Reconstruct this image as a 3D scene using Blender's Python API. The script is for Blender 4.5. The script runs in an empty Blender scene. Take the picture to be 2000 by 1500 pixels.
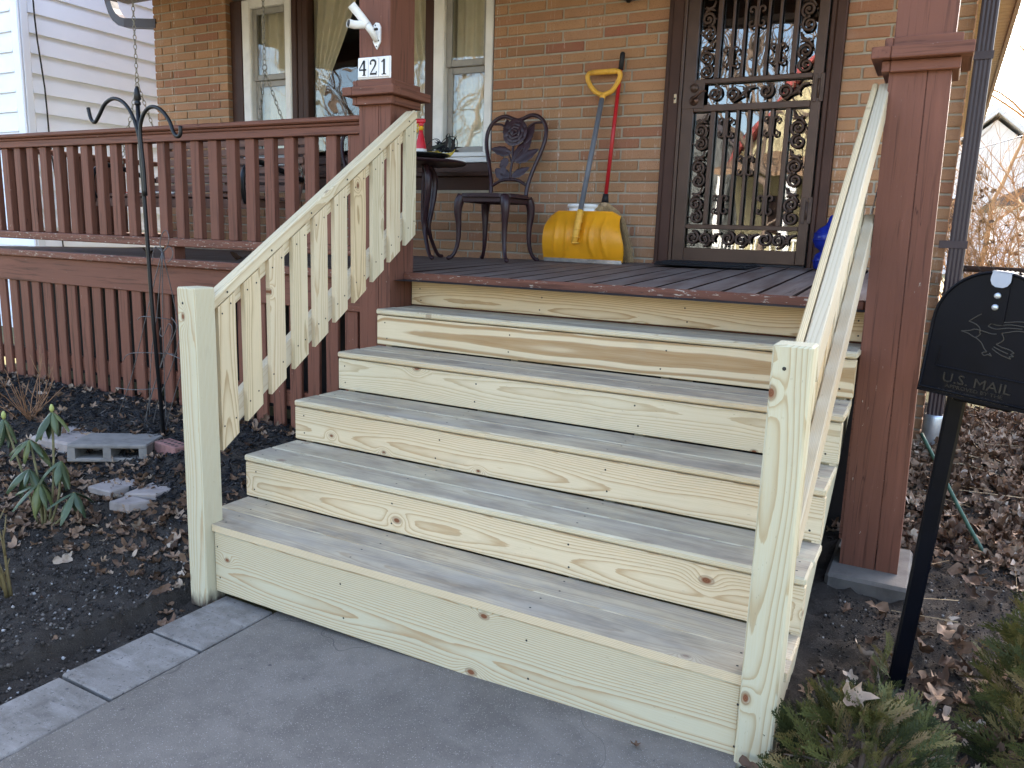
import bpy, math, random
import numpy as np
from mathutils import Vector, Matrix, noise
random.seed(7); rng = np.random.default_rng(11)
S = bpy.context.scene
COL = S.collection

# ------------------------------------------------------------------ camera
F_PX, YAW, PITCH, ROLL = 1528.28, -0.4925, -0.1859, 0.0334
CAM = Vector((2.353, -1.873, 1.324))
cd = bpy.data.cameras.new('camera'); cam = bpy.data.objects.new('camera', cd); COL.objects.link(cam)
cd.sensor_width = 36; cd.lens = F_PX / 2000 * 36; cd.clip_start = .05; cd.clip_end = 1000
fwd = Vector((math.sin(YAW)*math.cos(PITCH), math.cos(YAW)*math.cos(PITCH), math.sin(PITCH)))
rgt = Vector((math.cos(YAW), -math.sin(YAW), 0)); upv = rgt.cross(fwd)
r2 = math.cos(ROLL)*rgt + math.sin(ROLL)*upv; u2 = -math.sin(ROLL)*rgt + math.cos(ROLL)*upv
M = Matrix((r2, u2, -fwd)).transposed().to_4x4(); M.translation = CAM
cam.matrix_world = M
S.camera = cam

# ------------------------------------------------------------------ sky, sun, exposure
SUN_EL, SUN_AZ = math.radians(38), math.radians(-4)        # azimuth from +Y, negative is towards -X
w = bpy.data.worlds.new('World'); S.world = w; w.use_nodes = True
wn = w.node_tree; bg = wn.nodes['Background']
sky = wn.nodes.new('ShaderNodeTexSky'); sky.sky_type = 'NISHITA'; sky.sun_disc = False
sky.sun_elevation = SUN_EL; sky.sun_rotation = SUN_AZ
sky.air_density = 1.0; sky.dust_density = 3.5; sky.ozone_density = 0.35
wn.links.new(sky.outputs[0], bg.inputs[0]); bg.inputs[1].default_value = 0.14
sd = Vector((math.sin(SUN_AZ)*math.cos(SUN_EL), math.cos(SUN_AZ)*math.cos(SUN_EL), math.sin(SUN_EL)))
sl = bpy.data.lights.new('sun', 'SUN'); sl.energy = 4.0; sl.angle = math.radians(.5); sl.color = (1, .95, .87)
so = bpy.data.objects.new('sun', sl); COL.objects.link(so)
so.rotation_euler = sd.to_track_quat('Z', 'Y').to_euler(); so.location = (0, 8, 12)
S.view_settings.view_transform = 'Standard'; S.view_settings.look = 'None'
S.view_settings.exposure = 2.95; S.view_settings.gamma = 1
S.view_settings.use_curve_mapping = False

# ------------------------------------------------------------------ object helpers
WM = {}
def tag(o, label=None, cat=None, group=None, kind=None):
    if label: o['label'] = label
    if cat: o['category'] = cat
    if group: o['group'] = group
    if kind: o['kind'] = kind
    return o
def thing(name, loc, label, cat, group=None):
    o = bpy.data.objects.new(name, None); COL.objects.link(o); o.empty_display_size = .1
    o.location = loc; WM[o] = Matrix.Translation(loc)
    return tag(o, label, cat, group)
def mk(name, me, mat=None, parent=None, W=None):
    o = bpy.data.objects.new(name, me); COL.objects.link(o)
    if mat is not None and not me.materials: me.materials.append(mat)
    W = W or Matrix.Identity(4); WM[o] = W
    if parent is not None:
        o.parent = parent; o.matrix_parent_inverse = Matrix.Identity(4)
        o.matrix_local = WM[parent].inverted() @ W
    else:
        o.matrix_world = W
    return o
class MB:
    """collects faces, builds one mesh"""
    def __init__(s): s.v = []; s.f = []; s.sm = []; s.rn = []
    def add(s, vs, fs, smooth=False, rnd=None):
        b = len(s.v); s.v += [tuple(p) for p in vs]
        s.f += [tuple(i+b for i in f) for f in fs]; s.sm += [smooth]*len(fs)
        s.rn += [random.random() if rnd is None else rnd]*len(vs)
        return s
    def box(s, lo, hi, M=None):
        (a, b, c), (d, e, f) = lo, hi
        vs = [(a,b,c),(d,b,c),(d,e,c),(a,e,c),(a,b,f),(d,b,f),(d,e,f),(a,e,f)]
        if M is not None: vs = [M @ Vector(p) for p in vs]
        return s.add(vs, [(0,3,2,1),(4,5,6,7),(0,1,5,4),(1,2,6,5),(2,3,7,6),(3,0,4,7)])
    def cbox(s, lo, hi, c=.003, M=None):
        vs, fs = chamfer(lo, hi, c)
        if M is not None: vs = [M @ Vector(p) for p in vs]
        return s.add(vs, fs)
    def prism(s, poly, z0, z1, M=None):
        """poly in XY, counter-clockwise, extruded in Z"""
        n = len(poly)
        vs = [(x,y,z0) for x,y in poly] + [(x,y,z1) for x,y in poly]
        if M is not None: vs = [M @ Vector(p) for p in vs]
        return s.add(vs, [tuple(range(n))[::-1], tuple(range(n,2*n))] + [(i,(i+1)%n,n+(i+1)%n,n+i) for i in range(n)])
    def tube(s, path, r, n=6, closed=False, caps=True, flat=None):
        path = [Vector(p) for p in path]
        rs = r if isinstance(r, (list, tuple)) else [r]*len(path)
        m = len(path); rings = []; up = None
        for i, p in enumerate(path):
            a = path[(i-1) % m] if (closed or i) else p
            b = path[(i+1) % m] if (closed or i < m-1) else p
            t = (b-a).normalized() if (b-a).length > 1e-9 else Vector((0,0,1))
            if up is None:
                up = Vector((0,0,1)) if abs(t.z) < .9 else Vector((0,1,0))
            side = t.cross(up)
            if side.length < 1e-6: side = t.orthogonal()
            side.normalize(); up = side.cross(t).normalized()
            ring = []
            for k in range(n):
                an = 2*math.pi*(k+.5)/n
                ring.append(p + rs[i]*(math.cos(an)*side + math.sin(an)*up))
            rings.append(ring)
        vs = [q for ring in rings for q in ring]; fs = []
        for i in range(m if closed else m-1):
            j = (i+1) % m
            for k in range(n): fs.append((i*n+k, i*n+(k+1)%n, j*n+(k+1)%n, j*n+k))
        if caps and not closed:
            fs.append(tuple(range(n))[::-1]); fs.append(tuple((m-1)*n+k for k in range(n)))
        return s.add(vs, fs, n > 4)
    def lathe(s, prof, n=20, c=(0,0,0), M=None):
        vs = []; fs = []; m = len(prof)
        for r, z in prof:
            for k in range(n):
                a = 2*math.pi*k/n; vs.append((c[0]+r*math.cos(a), c[1]+r*math.sin(a), c[2]+z))
        for i in range(m-1):
            for k in range(n): fs.append((i*n+k, i*n+(k+1)%n, (i+1)*n+(k+1)%n, (i+1)*n+k))
        fs.append(tuple(range(n))[::-1]); fs.append(tuple((m-1)*n+k for k in range(n)))
        if M is not None: vs = [M @ Vector(p) for p in vs]
        return s.add(vs, fs, True)
    def grid(s, P, smooth=True):
        """P: rows of points"""
        m, n = len(P), len(P[0])
        return s.add([p for row in P for p in row], [(i*n+j, i*n+j+1, (i+1)*n+j+1, (i+1)*n+j) for i in range(m-1) for j in range(n-1)], smooth)
    def mesh(s, name, rnd=False):
        me = bpy.data.meshes.new(name); me.from_pydata(s.v, [], s.f)
        me.polygons.foreach_set('use_smooth', s.sm)
        if rnd:
            a = me.attributes.new('rnd', 'FLOAT', 'POINT'); a.data.foreach_set('value', s.rn)
        me.update(); return me
    def build(s, name, mat, parent=None, W=None, rnd=False):
        return mk(name, s.mesh(name, rnd), mat, parent, W)
def chamfer(lo, hi, c):
    lo = Vector(lo); hi = Vector(hi); c = min(c, *[(hi[i]-lo[i])*.45 for i in range(3)])
    vs = []; idx = {}
    for sx in (0,1):
        for sy in (0,1):
            for sz in (0,1):
                P = [(lo, hi)[s_][i] for i, s_ in enumerate((sx,sy,sz))]
                for ax in range(3):
                    q = list(P)
                    for i, s_ in enumerate((sx,sy,sz)):
                        if i != ax: q[i] += c if s_ == 0 else -c
                    idx[(sx,sy,sz,ax)] = len(vs); vs.append(q)
    fs = []
    cen = (lo+hi)/2
    def face(ids):
        a, b, d = (Vector(vs[i]) for i in ids[:3])
        nrm = (b-a).cross(d-a); m = sum((Vector(vs[i]) for i in ids), Vector())/len(ids)
        fs.append(tuple(ids) if nrm.dot(m-cen) > 0 else tuple(ids)[::-1])
    for ax in range(3):
        o1, o2 = [i for i in range(3) if i != ax]
        for s_ in (0,1):
            ids = []
            for a, b in ((0,0),(1,0),(1,1),(0,1)):
                k = [0,0,0]; k[ax] = s_; k[o1] = a; k[o2] = b; ids.append(idx[(*k, ax)])
            face(ids)
    for ax in range(3):
        o1, o2 = [i for i in range(3) if i != ax]
        for a in (0,1):
            for b in (0,1):
                ids = []
                for t, f in ((0,o1),(0,o2),(1,o2),(1,o1)):
                    k = [0,0,0]; k[ax] = t; k[o1] = a; k[o2] = b; ids.append(idx[(*k, f)])
                face(ids)
    for sx in (0,1):
        for sy in (0,1):
            for sz in (0,1): face([idx[(sx,sy,sz,0)], idx[(sx,sy,sz,1)], idx[(sx,sy,sz,2)]])
    return vs, fs
MC = {}
def boxmesh(name, sx, sy, sz, c, mat):
    k = (name, round(sx,4), round(sy,4), round(sz,4), c, mat.name)
    if k not in MC:
        me = MB().cbox((-sx/2,-sy/2,-sz/2), (sx/2,sy/2,sz/2), c).mesh(name); me.materials.append(mat); MC[k] = me
    return MC[k]
def frame_M(c, x, z):
    x = Vector(x).normalized(); z = Vector(z); z = (z - x*z.dot(x)).normalized(); y = z.cross(x)
    m = Matrix((x, y, z)).transposed().to_4x4(); m.translation = Vector(c); return m
def board(name, lo, hi, mat, parent=None, axis='x', c=.003, jit=0.):
    """axis aligned board from corner lo to corner hi, local X runs along the grain"""
    lo = Vector(lo); hi = Vector(hi); d = hi-lo; cen = (lo+hi)/2
    if axis == 'x': x, z = (1,0,0), (0,0,1); sx, sy, sz = d.x, d.y, d.z
    elif axis == 'y': x, z = (0,1,0), (0,0,1); sx, sy, sz = d.y, d.x, d.z
    elif axis == 'xf': x, z = (1,0,0), (0,-1,0); sx, sy, sz = d.x, d.z, d.y        # face towards -Y
    elif axis == 'z': x, z = (0,0,1), (0,-1,0); sx, sy, sz = d.z, d.x, d.y          # upright, face -Y
    elif axis == 'zs': x, z = (0,0,1), (1,0,0); sx, sy, sz = d.z, d.y, d.x          # upright, face +X
    m = frame_M(cen, x, z)
    if jit: m = m @ Matrix.Rotation(random.uniform(-jit,jit), 4, 'Z')
    return mk(name, boxmesh(name, sx, sy, sz, c, mat), mat, parent, m)
def beam(name, p0, p1, width, thick, normal, mat, parent=None, c=.003):
    """board between two points; normal is the direction of its thickness"""
    p0 = Vector(p0); p1 = Vector(p1)
    m = frame_M((p0+p1)/2, p1-p0, normal)
    return mk(name, boxmesh(name, (p1-p0).length, width, thick, c, mat), mat, parent, m)

# ------------------------------------------------------------------ material helpers
class NT:
    def __init__(s, name):
        s.m = bpy.data.materials.new(name); s.m.use_nodes = True; s.t = s.m.node_tree
        s.b = s.t.nodes['Principled BSDF']; s.out = s.t.nodes['Material Output']
    def n(s, typ, **kw):
        nd = s.t.nodes.new('ShaderNode'+typ)
        for k, v in kw.items():
            if k.startswith('_'): setattr(nd, k[1:], v)
            else: s.set(nd, int(k[1:]) if k[0] == 'i' and k[1:].isdigit() else k.replace('__', ' '), v)
        return nd
    def set(s, nd, k, v):
        inp = nd.inputs[k]
        if isinstance(v, bpy.types.NodeSocket): s.t.links.new(v, inp)
        elif isinstance(v, bpy.types.Node): s.t.links.new(v.outputs[0], inp)
        else:
            if inp.type == 'RGBA' and len(v) == 3: v = (*v, 1)
            inp.default_value = v
    def math(s, op, a, b=None, c=None, clamp=False):
        nd = s.n('Math', _operation=op, _use_clamp=clamp, i0=a)
        if b is not None: s.set(nd, 1, b)
        if c is not None: s.set(nd, 2, c)
        return nd.outputs[0]
    def mix(s, f, a, b, mode='MIX'):
        nd = s.n('Mix', _data_type='RGBA', _blend_type=mode); s.set(nd, 0, f); s.set(nd, 6, a); s.set(nd, 7, b)
        return nd.outputs[2]
    def ramp(s, f, stops, interp='LINEAR'):
        nd = s.n('ValToRGB', i0=f); cr = nd.color_ramp; cr.interpolation = interp
        while len(cr.elements) < len(stops): cr.elements.new(1)
        for e, (p, c) in zip(cr.elements, stops):
            e.position = p; e.color = (c,c,c,1) if not hasattr(c, '__len__') else (*c, 1)
        return nd.outputs[0]
    def noise(s, vec, scale, detail=4, rough=.55, dist=0):
        return s.n('TexNoise', Vector=vec, Scale=scale, Detail=detail, Roughness=rough, Distortion=dist).outputs[0]
    def coords(s, scale=(1,1,1), rnd=True, which='Object'):
        tc = s.n('TexCoord'); v = tc.outputs[which]
        if rnd:
            oi = s.n('ObjectInfo'); k = s.math('MULTIPLY', oi.outputs['Random'], 53.7)
            v = s.n('VectorMath', _operation='ADD', i0=v, i1=s.n('CombineXYZ', i0=k, i1=s.math('MULTIPLY', k, 1.7), i2=k)).outputs[0]
        return s.n('VectorMath', _operation='MULTIPLY', i0=v, i1=scale).outputs[0]
    def bump(s, h, strength=.3, dist=.002):
        nd = s.n('Bump', Height=h, Strength=strength, Distance=dist); s.set(s.b, 'Normal', nd.outputs[0]); return nd
    def fin(s, col=None, rough=.6, metal=0, spec=.35, **kw):
        if col is not None: s.set(s.b, 'Base Color', col)
        s.set(s.b, 'Roughness', rough); s.set(s.b, 'Metallic', metal); s.set(s.b, 'Specular IOR Level', spec)
        for k, v in kw.items(): s.set(s.b, k.replace('__', ' '), v)
        return s.m
def plain(name, col, rough=.6, metal=0, var=.12, scale=6, bump=0, spec=.3, bscale=120):
    n = NT(name); co = n.coords()
    f = n.noise(co, scale, 5)
    c = n.mix(n.math('MULTIPLY', n.math('SUBTRACT', f, .5), 2*var*2, clamp=False), col, tuple(min(1, x*1.5) for x in col))
    d = n.mix(n.ramp(f, [(.3, 1), (.5, 0)]), c, tuple(x*(1-var) for x in col))
    if bump: n.bump(n.noise(co, bscale, 4), bump, .002)
    return n.fin(d, rough, metal, spec)

def pine(name, tread=False, tint=0., dry=0., foot=None, fig=0.):
    n = NT(name); tc = n.n('TexCoord'); oi = n.n('ObjectInfo'); R = oi.outputs['Random']
    wn_ = n.n('TexWhiteNoise', _noise_dimensions='1D', W=n.math('MULTIPLY', R, 917.3)); rc = n.n('SeparateColor', i0=wn_.outputs['Color'])
    ra, rb, rg = rc.outputs[0], rc.outputs[1], rc.outputs[2]
    sp = n.n('SeparateXYZ', i0=tc.outputs['Object']); x, y, z = sp.outputs[0], sp.outputs[1], sp.outputs[2]
    off = n.math('MULTIPLY', R, 61.)
    def vec(a, b, c):
        return n.n('CombineXYZ', i0=n.math('MULTIPLY_ADD', x, a, off), i1=n.math('MULTIPLY_ADD', y, b, off), i2=n.math('MULTIPLY', z, c)).outputs[0]
    drift = n.math('SUBTRACT', n.noise(vec(.75, 0., 0.), 1, 2, .4), .5)
    drift2 = n.math('SUBTRACT', n.noise(n.n('VectorMath', _operation='ADD', i0=vec(.9, 0., 0.), i1=(7.3, 3.1, 1.7)).outputs[0], 1, 2, .4), .5)
    cy = n.math('MULTIPLY_ADD', n.math('SUBTRACT', ra, .5), .09, n.math('MULTIPLY', drift, .085))
    cz = n.math('MULTIPLY_ADD', n.math('MULTIPLY_ADD', rb, .09, .035), -1., n.math('MULTIPLY', drift2, .05))
    # knots
    kv = vec(2.7, 4.3, 4.3)
    vo = n.n('TexVoronoi', _voronoi_dimensions='2D', Vector=kv, Scale=1., Randomness=1.)
    d = vo.outputs['Distance']; ks = n.n('SeparateColor', i0=vo.outputs['Color'])
    on = n.math('GREATER_THAN', ks.outputs[0], .50)
    sz = n.math('MULTIPLY_ADD', ks.outputs[1], .030, .026)
    dk = n.math('DIVIDE', d, sz)
    pull = n.math('MULTIPLY', n.math('EXPONENT', n.math('MULTIPLY', n.math('MULTIPLY', dk, dk), -.16)), on)
    fy = n.math('SUBTRACT', y, cy); fz = n.math('SUBTRACT', z, cz)
    r = n.math('SQRT', n.math('ADD', n.math('MULTIPLY', fy, fy), n.math('MULTIPLY', fz, fz)))
    r = n.math('ADD', r, n.math('MULTIPLY', n.math('SUBTRACT', n.noise(vec(2.2, 19., 19.), 1, 4, .6), .5), .0065))
    r = n.math('ADD', r, n.math('MULTIPLY', pull, .018))
    fr = n.math('FRACT', n.math('MULTIPLY', r, n.math('MULTIPLY_ADD', rb, 150., 135.) if not fig else 62.))
    late = n.ramp(fr, [(0, .05), (.4, .04), (.70, .38), (.90, 1), (.97, .9), (1, .05)] if not fig else [(0, 0), (.45, .03), (.58, .8), (.72, 1), (.93, .85), (1, 0)])
    fib = n.noise(vec(7., 420., 420.), 1, 2, .6)
    blot = n.noise(vec(2., 7., 7.), 1.2, 2, .6)
    early = n.mix(blot, (.71, .565, .365), (.615, .515, .34))
    early = n.mix(n.math('MULTIPLY', ra, .5), early, (.575, .54, .39))                 # preservative green
    early = n.mix(n.math('MULTIPLY', n.ramp(rg, [(.55, 0), (.9, 1)]), .55), early, (.67, .475, .245))
    if tint: early = n.mix(tint, early, (.505, .485, .345))
    latec = n.mix(ra, (.36, .195, .07), (.36, .27, .14)) if not fig else n.mix(blot, (.27, .145, .055), (.40, .25, .11))
    col = n.mix(n.math('MULTIPLY', late, n.math('MULTIPLY_ADD', n.math('MULTIPLY', rg, rg),   .42, .58) if not fig else fig), early, latec)
    col = n.mix(n.math('MULTIPLY', n.math('SUBTRACT', fib, .42), 1.1, clamp=True), col, (.50, .40, .24))
    if dry: col = n.mix(dry, col, (.42, .36, .27))
    core = n.math('MULTIPLY', n.ramp(dk, [(.55, 1), (1., 0)]), on)
    kr = n.math('FRACT', n.math('MULTIPLY', dk, 3.1))
    kcol = n.mix(kr, (.13, .045, .022), (.24, .10, .045))
    col = n.mix(core, col, kcol)
    edge = n.math('MULTIPLY', n.math('MULTIPLY', n.ramp(n.math('ABSOLUTE', n.math('SUBTRACT', dk, 1.05)), [(0, 1), (.3, 0)]), on), .55)
    col = n.mix(edge, col, (.14, .07, .035))
    # handling dirt, pencil and boot marks
    dirt = n.ramp(n.noise(vec(3.5, 11., 11.), 1, 4, .7), [(.58, 0), (.85, .5)])
    col = n.mix(dirt, col, (.34, .285, .20)); col = n.mix(n.ramp(n.noise(vec(60., 190., 190.), 1, 1, .6), [(.74, 0), (.80, .4)]), col, (.2, .155, .105))
    if tread:
        g = n.n('SeparateXYZ', i0=n.n('NewGeometry').outputs['True Normal']).outputs[2]
        top = n.ramp(g, [(.55, 0), (.9, 1)])
        wear = n.ramp(n.noise(vec(2.2, 9., 4.), 1, 4, .7), [(.28, .25), (.60, .95)])
        grey = n.mix(n.noise(vec(4., 30., 30.), 1, 2), (.385, .325, .25), (.25, .212, .163))
        grey = n.mix(n.math('MULTIPLY', late, .35), grey, (.15, .125, .095))
        mud = n.ramp(n.noise(vec(3.4, 7.5, 2.), 1.3, 4, .68), [(.48, 0), (.70, .8)])
        grey = n.mix(mud, grey, (.19, .15, .108)); grey = n.mix(n.ramp(n.noise(vec(1.3, 5., 2.), 1.1, 2, .6), [(.52, 0), (.75, .7)]), grey, (.45, .40, .32))
        col = n.mix(n.math('MULTIPLY', top, wear), col, grey)
    if foot is not None:                                             # soil smeared on the buried end
        m_ = n.ramp(n.math('ADD', x, n.math('MULTIPLY', n.noise(vec(9., 30., 30.), 1, 4, .65), .14)), [(0, 1), (1, 1)])
        e_ = n.math('SUBTRACT', foot+.085, n.math('ADD', x, n.math('MULTIPLY', n.noise(vec(9., 30., 30.), 1, 4, .65), .12)))
        col = n.mix(n.math('MULTIPLY', e_, 22., clamp=True), col, (.10, .075, .055))
    hgt = n.math('ADD', n.math('MULTIPLY', late, .5), n.math('MULTIPLY', fib, .7))
    n.bump(hgt, .35, .0015)
    return n.fin(col, n.math('MULTIPLY_ADD', late, -.12, .74), 0, .2)

def paint(name, col, chips=0., grain=1., gloss=.45, worn=(.42, .36, .29), dust=0.):
    n = NT(name); tc = n.n('TexCoord'); oi = n.n('ObjectInfo'); R = oi.outputs['Random']
    sp = n.n('SeparateXYZ', i0=tc.outputs['Object']); x, y, z = sp.outputs[0], sp.outputs[1], sp.outputs[2]
    off = n.math('MULTIPLY', R, 47.)
    def vec(a, b, c):
        return n.n('CombineXYZ', i0=n.math('MULTIPLY_ADD', x, a, off), i1=n.math('MULTIPLY_ADD', y, b, off), i2=n.math('MULTIPLY_ADD', z, c, off)).outputs[0]
    g = n.noise(vec(2.2, 55., 55.), 1, 4, .6, .6)
    g2 = n.noise(vec(1.2, 16., 16.), 1, 3, .5, 1.5)
    blot = n.noise(vec(1.5, 4., 4.), 1.5, 5, .6)
    base = n.mix(blot, tuple(c*.78 for c in col), tuple(c*1.22 for c in col))
    base = n.mix(n.math('MULTIPLY', n.math('SUBTRACT', R, .5), .5, clamp=True), base, tuple(c*1.35 for c in col))
    base = n.mix(n.ramp(g, [(.34, .75), (.47, 0)]), base, tuple(c*.45 for c in col)); base = n.mix(n.ramp(g2, [(.56, 0), (.72, .35)]), base, tuple(min(1, c*1.5) for c in col))
    if dust: base = n.mix(n.ramp(n.noise(vec(2., 9., 9.), 1.5, 5, .65), [(.35, 0), (.75, dust)]), base, (.30, .28, .265))
    # checks: thin dark splits along the grain
    chk = n.ramp(n.math('ABSOLUTE', n.math('SUBTRACT', n.noise(vec(.9, 21., 21.), 1, 2, .5, .3), .5)), [(0, .75), (.006, 0)])
    cut = n.ramp(n.noise(vec(1.6, 5., 5.), 1, 2), [(.54, 0), (.6, 1)])
    base = n.mix(n.math('MULTIPLY', chk, cut), base, tuple(c*.2 for c in col))
    # flecks of missing paint
    fl = n.ramp(n.noise(vec(26., 90., 90.), 1, 5, .7), [(.70-.12*chips, 0), (.735-.12*chips, 1)])
    reg = n.ramp(n.noise(vec(3.1, 8., 8.), 1, 3), [(.58-.25*chips, 0), (.68-.2*chips, 1)])
    base = n.mix(n.math('MULTIPLY', fl, reg), base, worn)
    n.bump(n.math('ADD', n.math('MULTIPLY', g, .8), n.math('MULTIPLY', g2, .6)), .55*grain, .003)
    return n.fin(base, n.math('MULTIPLY_ADD', blot, .2, gloss), 0, .16)

def brickmat(name, attr):
    n = NT(name)
    if attr: R = n.n('Attribute', _attribute_name='rnd').outputs['Fac']
    else: R = n.n('ObjectInfo').outputs['Random']
    tc = n.n('TexCoord'); ge = n.n('NewGeometry')
    wv = n.n('TexWhiteNoise', _noise_dimensions='1D', W=n.math('MULTIPLY', R, 311.)); rc = n.n('SeparateColor', i0=wv.outputs['Color'])
    P = n.n('VectorMath', _operation='MULTIPLY', i0=ge.outputs['Position'], i1=(1,1,1)).outputs[0]
    base = n.ramp(rc.outputs[0], [(0, (.28, .145, .078)), (.15, (.355, .193, .102)), (.45, (.41, .226, .119)), (.65, (.39, .215, .124)), (.87, (.345, .176, .095)), (.97, (.305, .135, .080)), (1, (.27, .102, .065))])
    sm = n.noise(P, 9, 4); base = n.mix(n.math('MULTIPLY', n.math('SUBTRACT', sm, .45), 1.6, clamp=True), base, (.29, .155, .082))
    pit = n.noise(P, 330, 2, .5)
    base = n.mix(n.ramp(pit, [(.30, .85), (.40, 0)]), base, (.07, .035, .022))
    base = n.mix(n.ramp(n.noise(P, 210, 3, .6), [(.66, 0), (.74, .7)]), base, (.55, .36, .22))
    # lime: white runs down the wall below old leaks and a pale bloom low down
    pz = n.n('SeparateXYZ', i0=ge.outputs['Position'])
    run = n.noise(n.n('CombineXYZ', i0=n.math('MULTIPLY', pz.outputs[0], 16.), i1=0., i2=n.math('MULTIPLY', pz.outputs[2], .55)).outputs[0], 1, 2, .5, .1)
    runm = n.math('MULTIPLY', n.ramp(n.math('ABSOLUTE', n.math('SUBTRACT', run, .56)), [(0, .8), (.005, .5), (.012, 0)]), n.ramp(n.noise(P, 28, 4, .7), [(.46, 0), (.58, 1)]))
    reg = n.ramp(pz.outputs[0], [(0, 0), (.02, 1)])
    base = n.mix(n.math('MULTIPLY', runm, n.ramp(n.noise(P, 1.1, 2), [(.42, 0), (.55, 1)])), base, (.62, .53, .45))
    base = n.mix(n.ramp(n.noise(P, 2.3, 4), [(.62, 0), (.8, .35)]), base, (.5, .42, .36))
    n.bump(n.math('ADD', n.noise(P, 160, 4, .7), n.ramp(pit, [(.3, 0), (.42, .8)])), .55, .003)
    return n.fin(base, .88, 0, .25)

# ------------------------------------------------------------------ materials
PINE = pine('treated_pine'); PINE_T = pine('treated_pine_tread', tread=True); PINE_G = pine('treated_pine_green', tint=.7)
PINE_F = pine('treated_pine_figured', fig=.95)
PINE_N = pine('treated_pine_newel', tint=.8, foot=-.588+.035)
PINE_D = pine('treated_pine_weathered', dry=.55)
BR = (.160, .066, .043)
BROWN = paint('brown_paint', BR, chips=.30); BROWN_W = paint('brown_paint_worn', BR, chips=.9)
DECK = paint('deck_paint', (.120, .080, .066), chips=.15, gloss=.5, dust=.45)
GAP_SHADE = plain('gap_shade', (.018, .010, .008), .95, spec=.05)  # near-black colour that paints shade on the deck board edges
DKBR = plain('dark_brown_trim', (.060, .029, .021), .5, var=.15, spec=.2)
BRONZE = plain('bronze_door_paint', (.064, .035, .024), .36, 0, .25, 5, .05, .3)
SCROLL = plain('bronze_cast_scroll', (.068, .040, .029), .45, 0, .3, 30, .15, .3)
BRICK = brickmat('tan_brick', False); BRICK_R = brickmat('tan_brick_mass', True)
MORTAR = plain('mortar', (.36, .315, .245), .95, 0, .2, 14, .5)
VINYL = plain('white_vinyl', (.80, .85, .95), .5, 0, .05, 2)
WHITE = plain('white_paint', (.78, .76, .72), .45, 0, .12, 7)
BLACK = plain('black_metal', (.009, .009, .010), .36, 0, .3, 12, 0, .3)
IRON = plain('plum_cast_iron', (.034, .0145, .018), .34, 0, .35, 25, .12, .35)
GREYTUBE = plain('grey_fibreglass', (.13, .14, .16), .42, 0, .15, 20)
YELLOW = plain('yellow_plastic', (.72, .305, .012), .4, 0, .16, 7)
YELLOW_G = plain('yellow_grip', (.70, .37, .05), .5, 0, .2, 20)
RED = plain('red_enamel', (.42, .018, .022), .3, 0, .1)
REDP = plain('red_plastic', (.62, .025, .04), .3, 0, .06)
STRAW = plain('broom_straw', (.45, .31, .16), .8, 0, .4, 60)
RUBBER = plain('black_rubber', (.014, .014, .016), .55, 0, .3, 40, .2)
STEEL = plain('worn_steel', (.28, .27, .26), .4, .8, .3, 30)
GALV = plain('galvanised_steel', (.50, .52, .55), .42, .75, .25, 18)
CONC = plain('grey_concrete', (.22, .20, .178), .92, 0, .28, 16, .6)
REDBRICK = plain('old_red_brick', (.27, .135, .115), .9, 0, .35, 22, .5)
STONE = plain('pink_flagstone', (.31, .262, .235), .88, 0, .3, 12, .5)
DSPOUT = plain('brown_aluminium', (.048, .032, .034), .4, 0, .1, 5, 0, .3)
CURT = plain('beige_curtain', (.62, .53, .38), .85, 0, .12, 10)
INTER = plain('dim_interior', (.020, .017, .016), .8, 0, .2)  # near black: the dimness of enclosed space is put into the colour
SOFF = plain('tan_soffit', (.34, .25, .19), .7, 0, .1)
EAVE = plain('eave_brown', (.20, .135, .11), .5, 0, .1)
SHING = plain('roof_shingle', (.10, .085, .08), .9, 0, .3, 30, .4)
BLUE = plain('cobalt_glaze', (.010, .022, .22), .12, 0, .4, 30)
CHAIN = plain('zinc_chain', (.30, .27, .22), .45, .7, .4, 60)
SLAT = paint('swing_slat_paint', (.16, .085, .062))
PVC = plain('white_plastic', (.80, .79, .76), .4, 0, .08, 20)
WIRE = plain('dull_wire', (.15, .14, .135), .5, .5, .4, 50)
BARK = plain('grey_bark', (.16, .115, .085), .9, 0, .35, 20, .4)
TWIG = plain('tan_twig', (.30, .16, .085), .85, 0, .35, 30)
YSIDE = plain('yellow_siding', (.48, .42, .25), .7, 0, .08, 2)
RROOF = plain('red_roof', (.34, .075, .07), .8, 0, .2, 8)
GSIDE = plain('grey_siding', (.12, .125, .12), .8, 0, .1, 2)
ASPH = plain('asphalt', (.055, .055, .058), .9, 0, .3, 30, .3)
LAWN = plain('dormant_lawn', (.16, .135, .06), .95, 0, .35, 3, .3)

def glassmat(name, tint=(.95, .97, .97), f0=.05):
    """thin glazing: see-through with a mirror coat that grows towards grazing angles, alike from both sides"""
    n = NT(name); n.t.nodes.remove(n.b); ge = n.n('NewGeometry')
    bm_ = n.n('Bump', Height=n.noise(n.coords(rnd=True), 2.2, 2), Strength=.05, Distance=.05)
    c = n.math('ABSOLUTE', n.n('VectorMath', _operation='DOT_PRODUCT', i0=ge.outputs['Normal'], i1=ge.outputs['Incoming']).outputs['Value'])
    f = n.math('MULTIPLY_ADD', n.math('POWER', n.math('SUBTRACT', 1., c), 5.), 1-f0, f0)
    mx = n.n('MixShader', i0=f, i1=n.n('BsdfTransparent', Color=tint), i2=n.n('BsdfGlossy', Color=(.96, .98, 1), Roughness=.0, Normal=bm_))
    n.t.links.new(mx.outputs[0], n.out.inputs[0]); return n.m
GLASS = glassmat('window_glass')
GLASS_D = glassmat('door_glass', (.6, .62, .62), .11)

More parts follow.
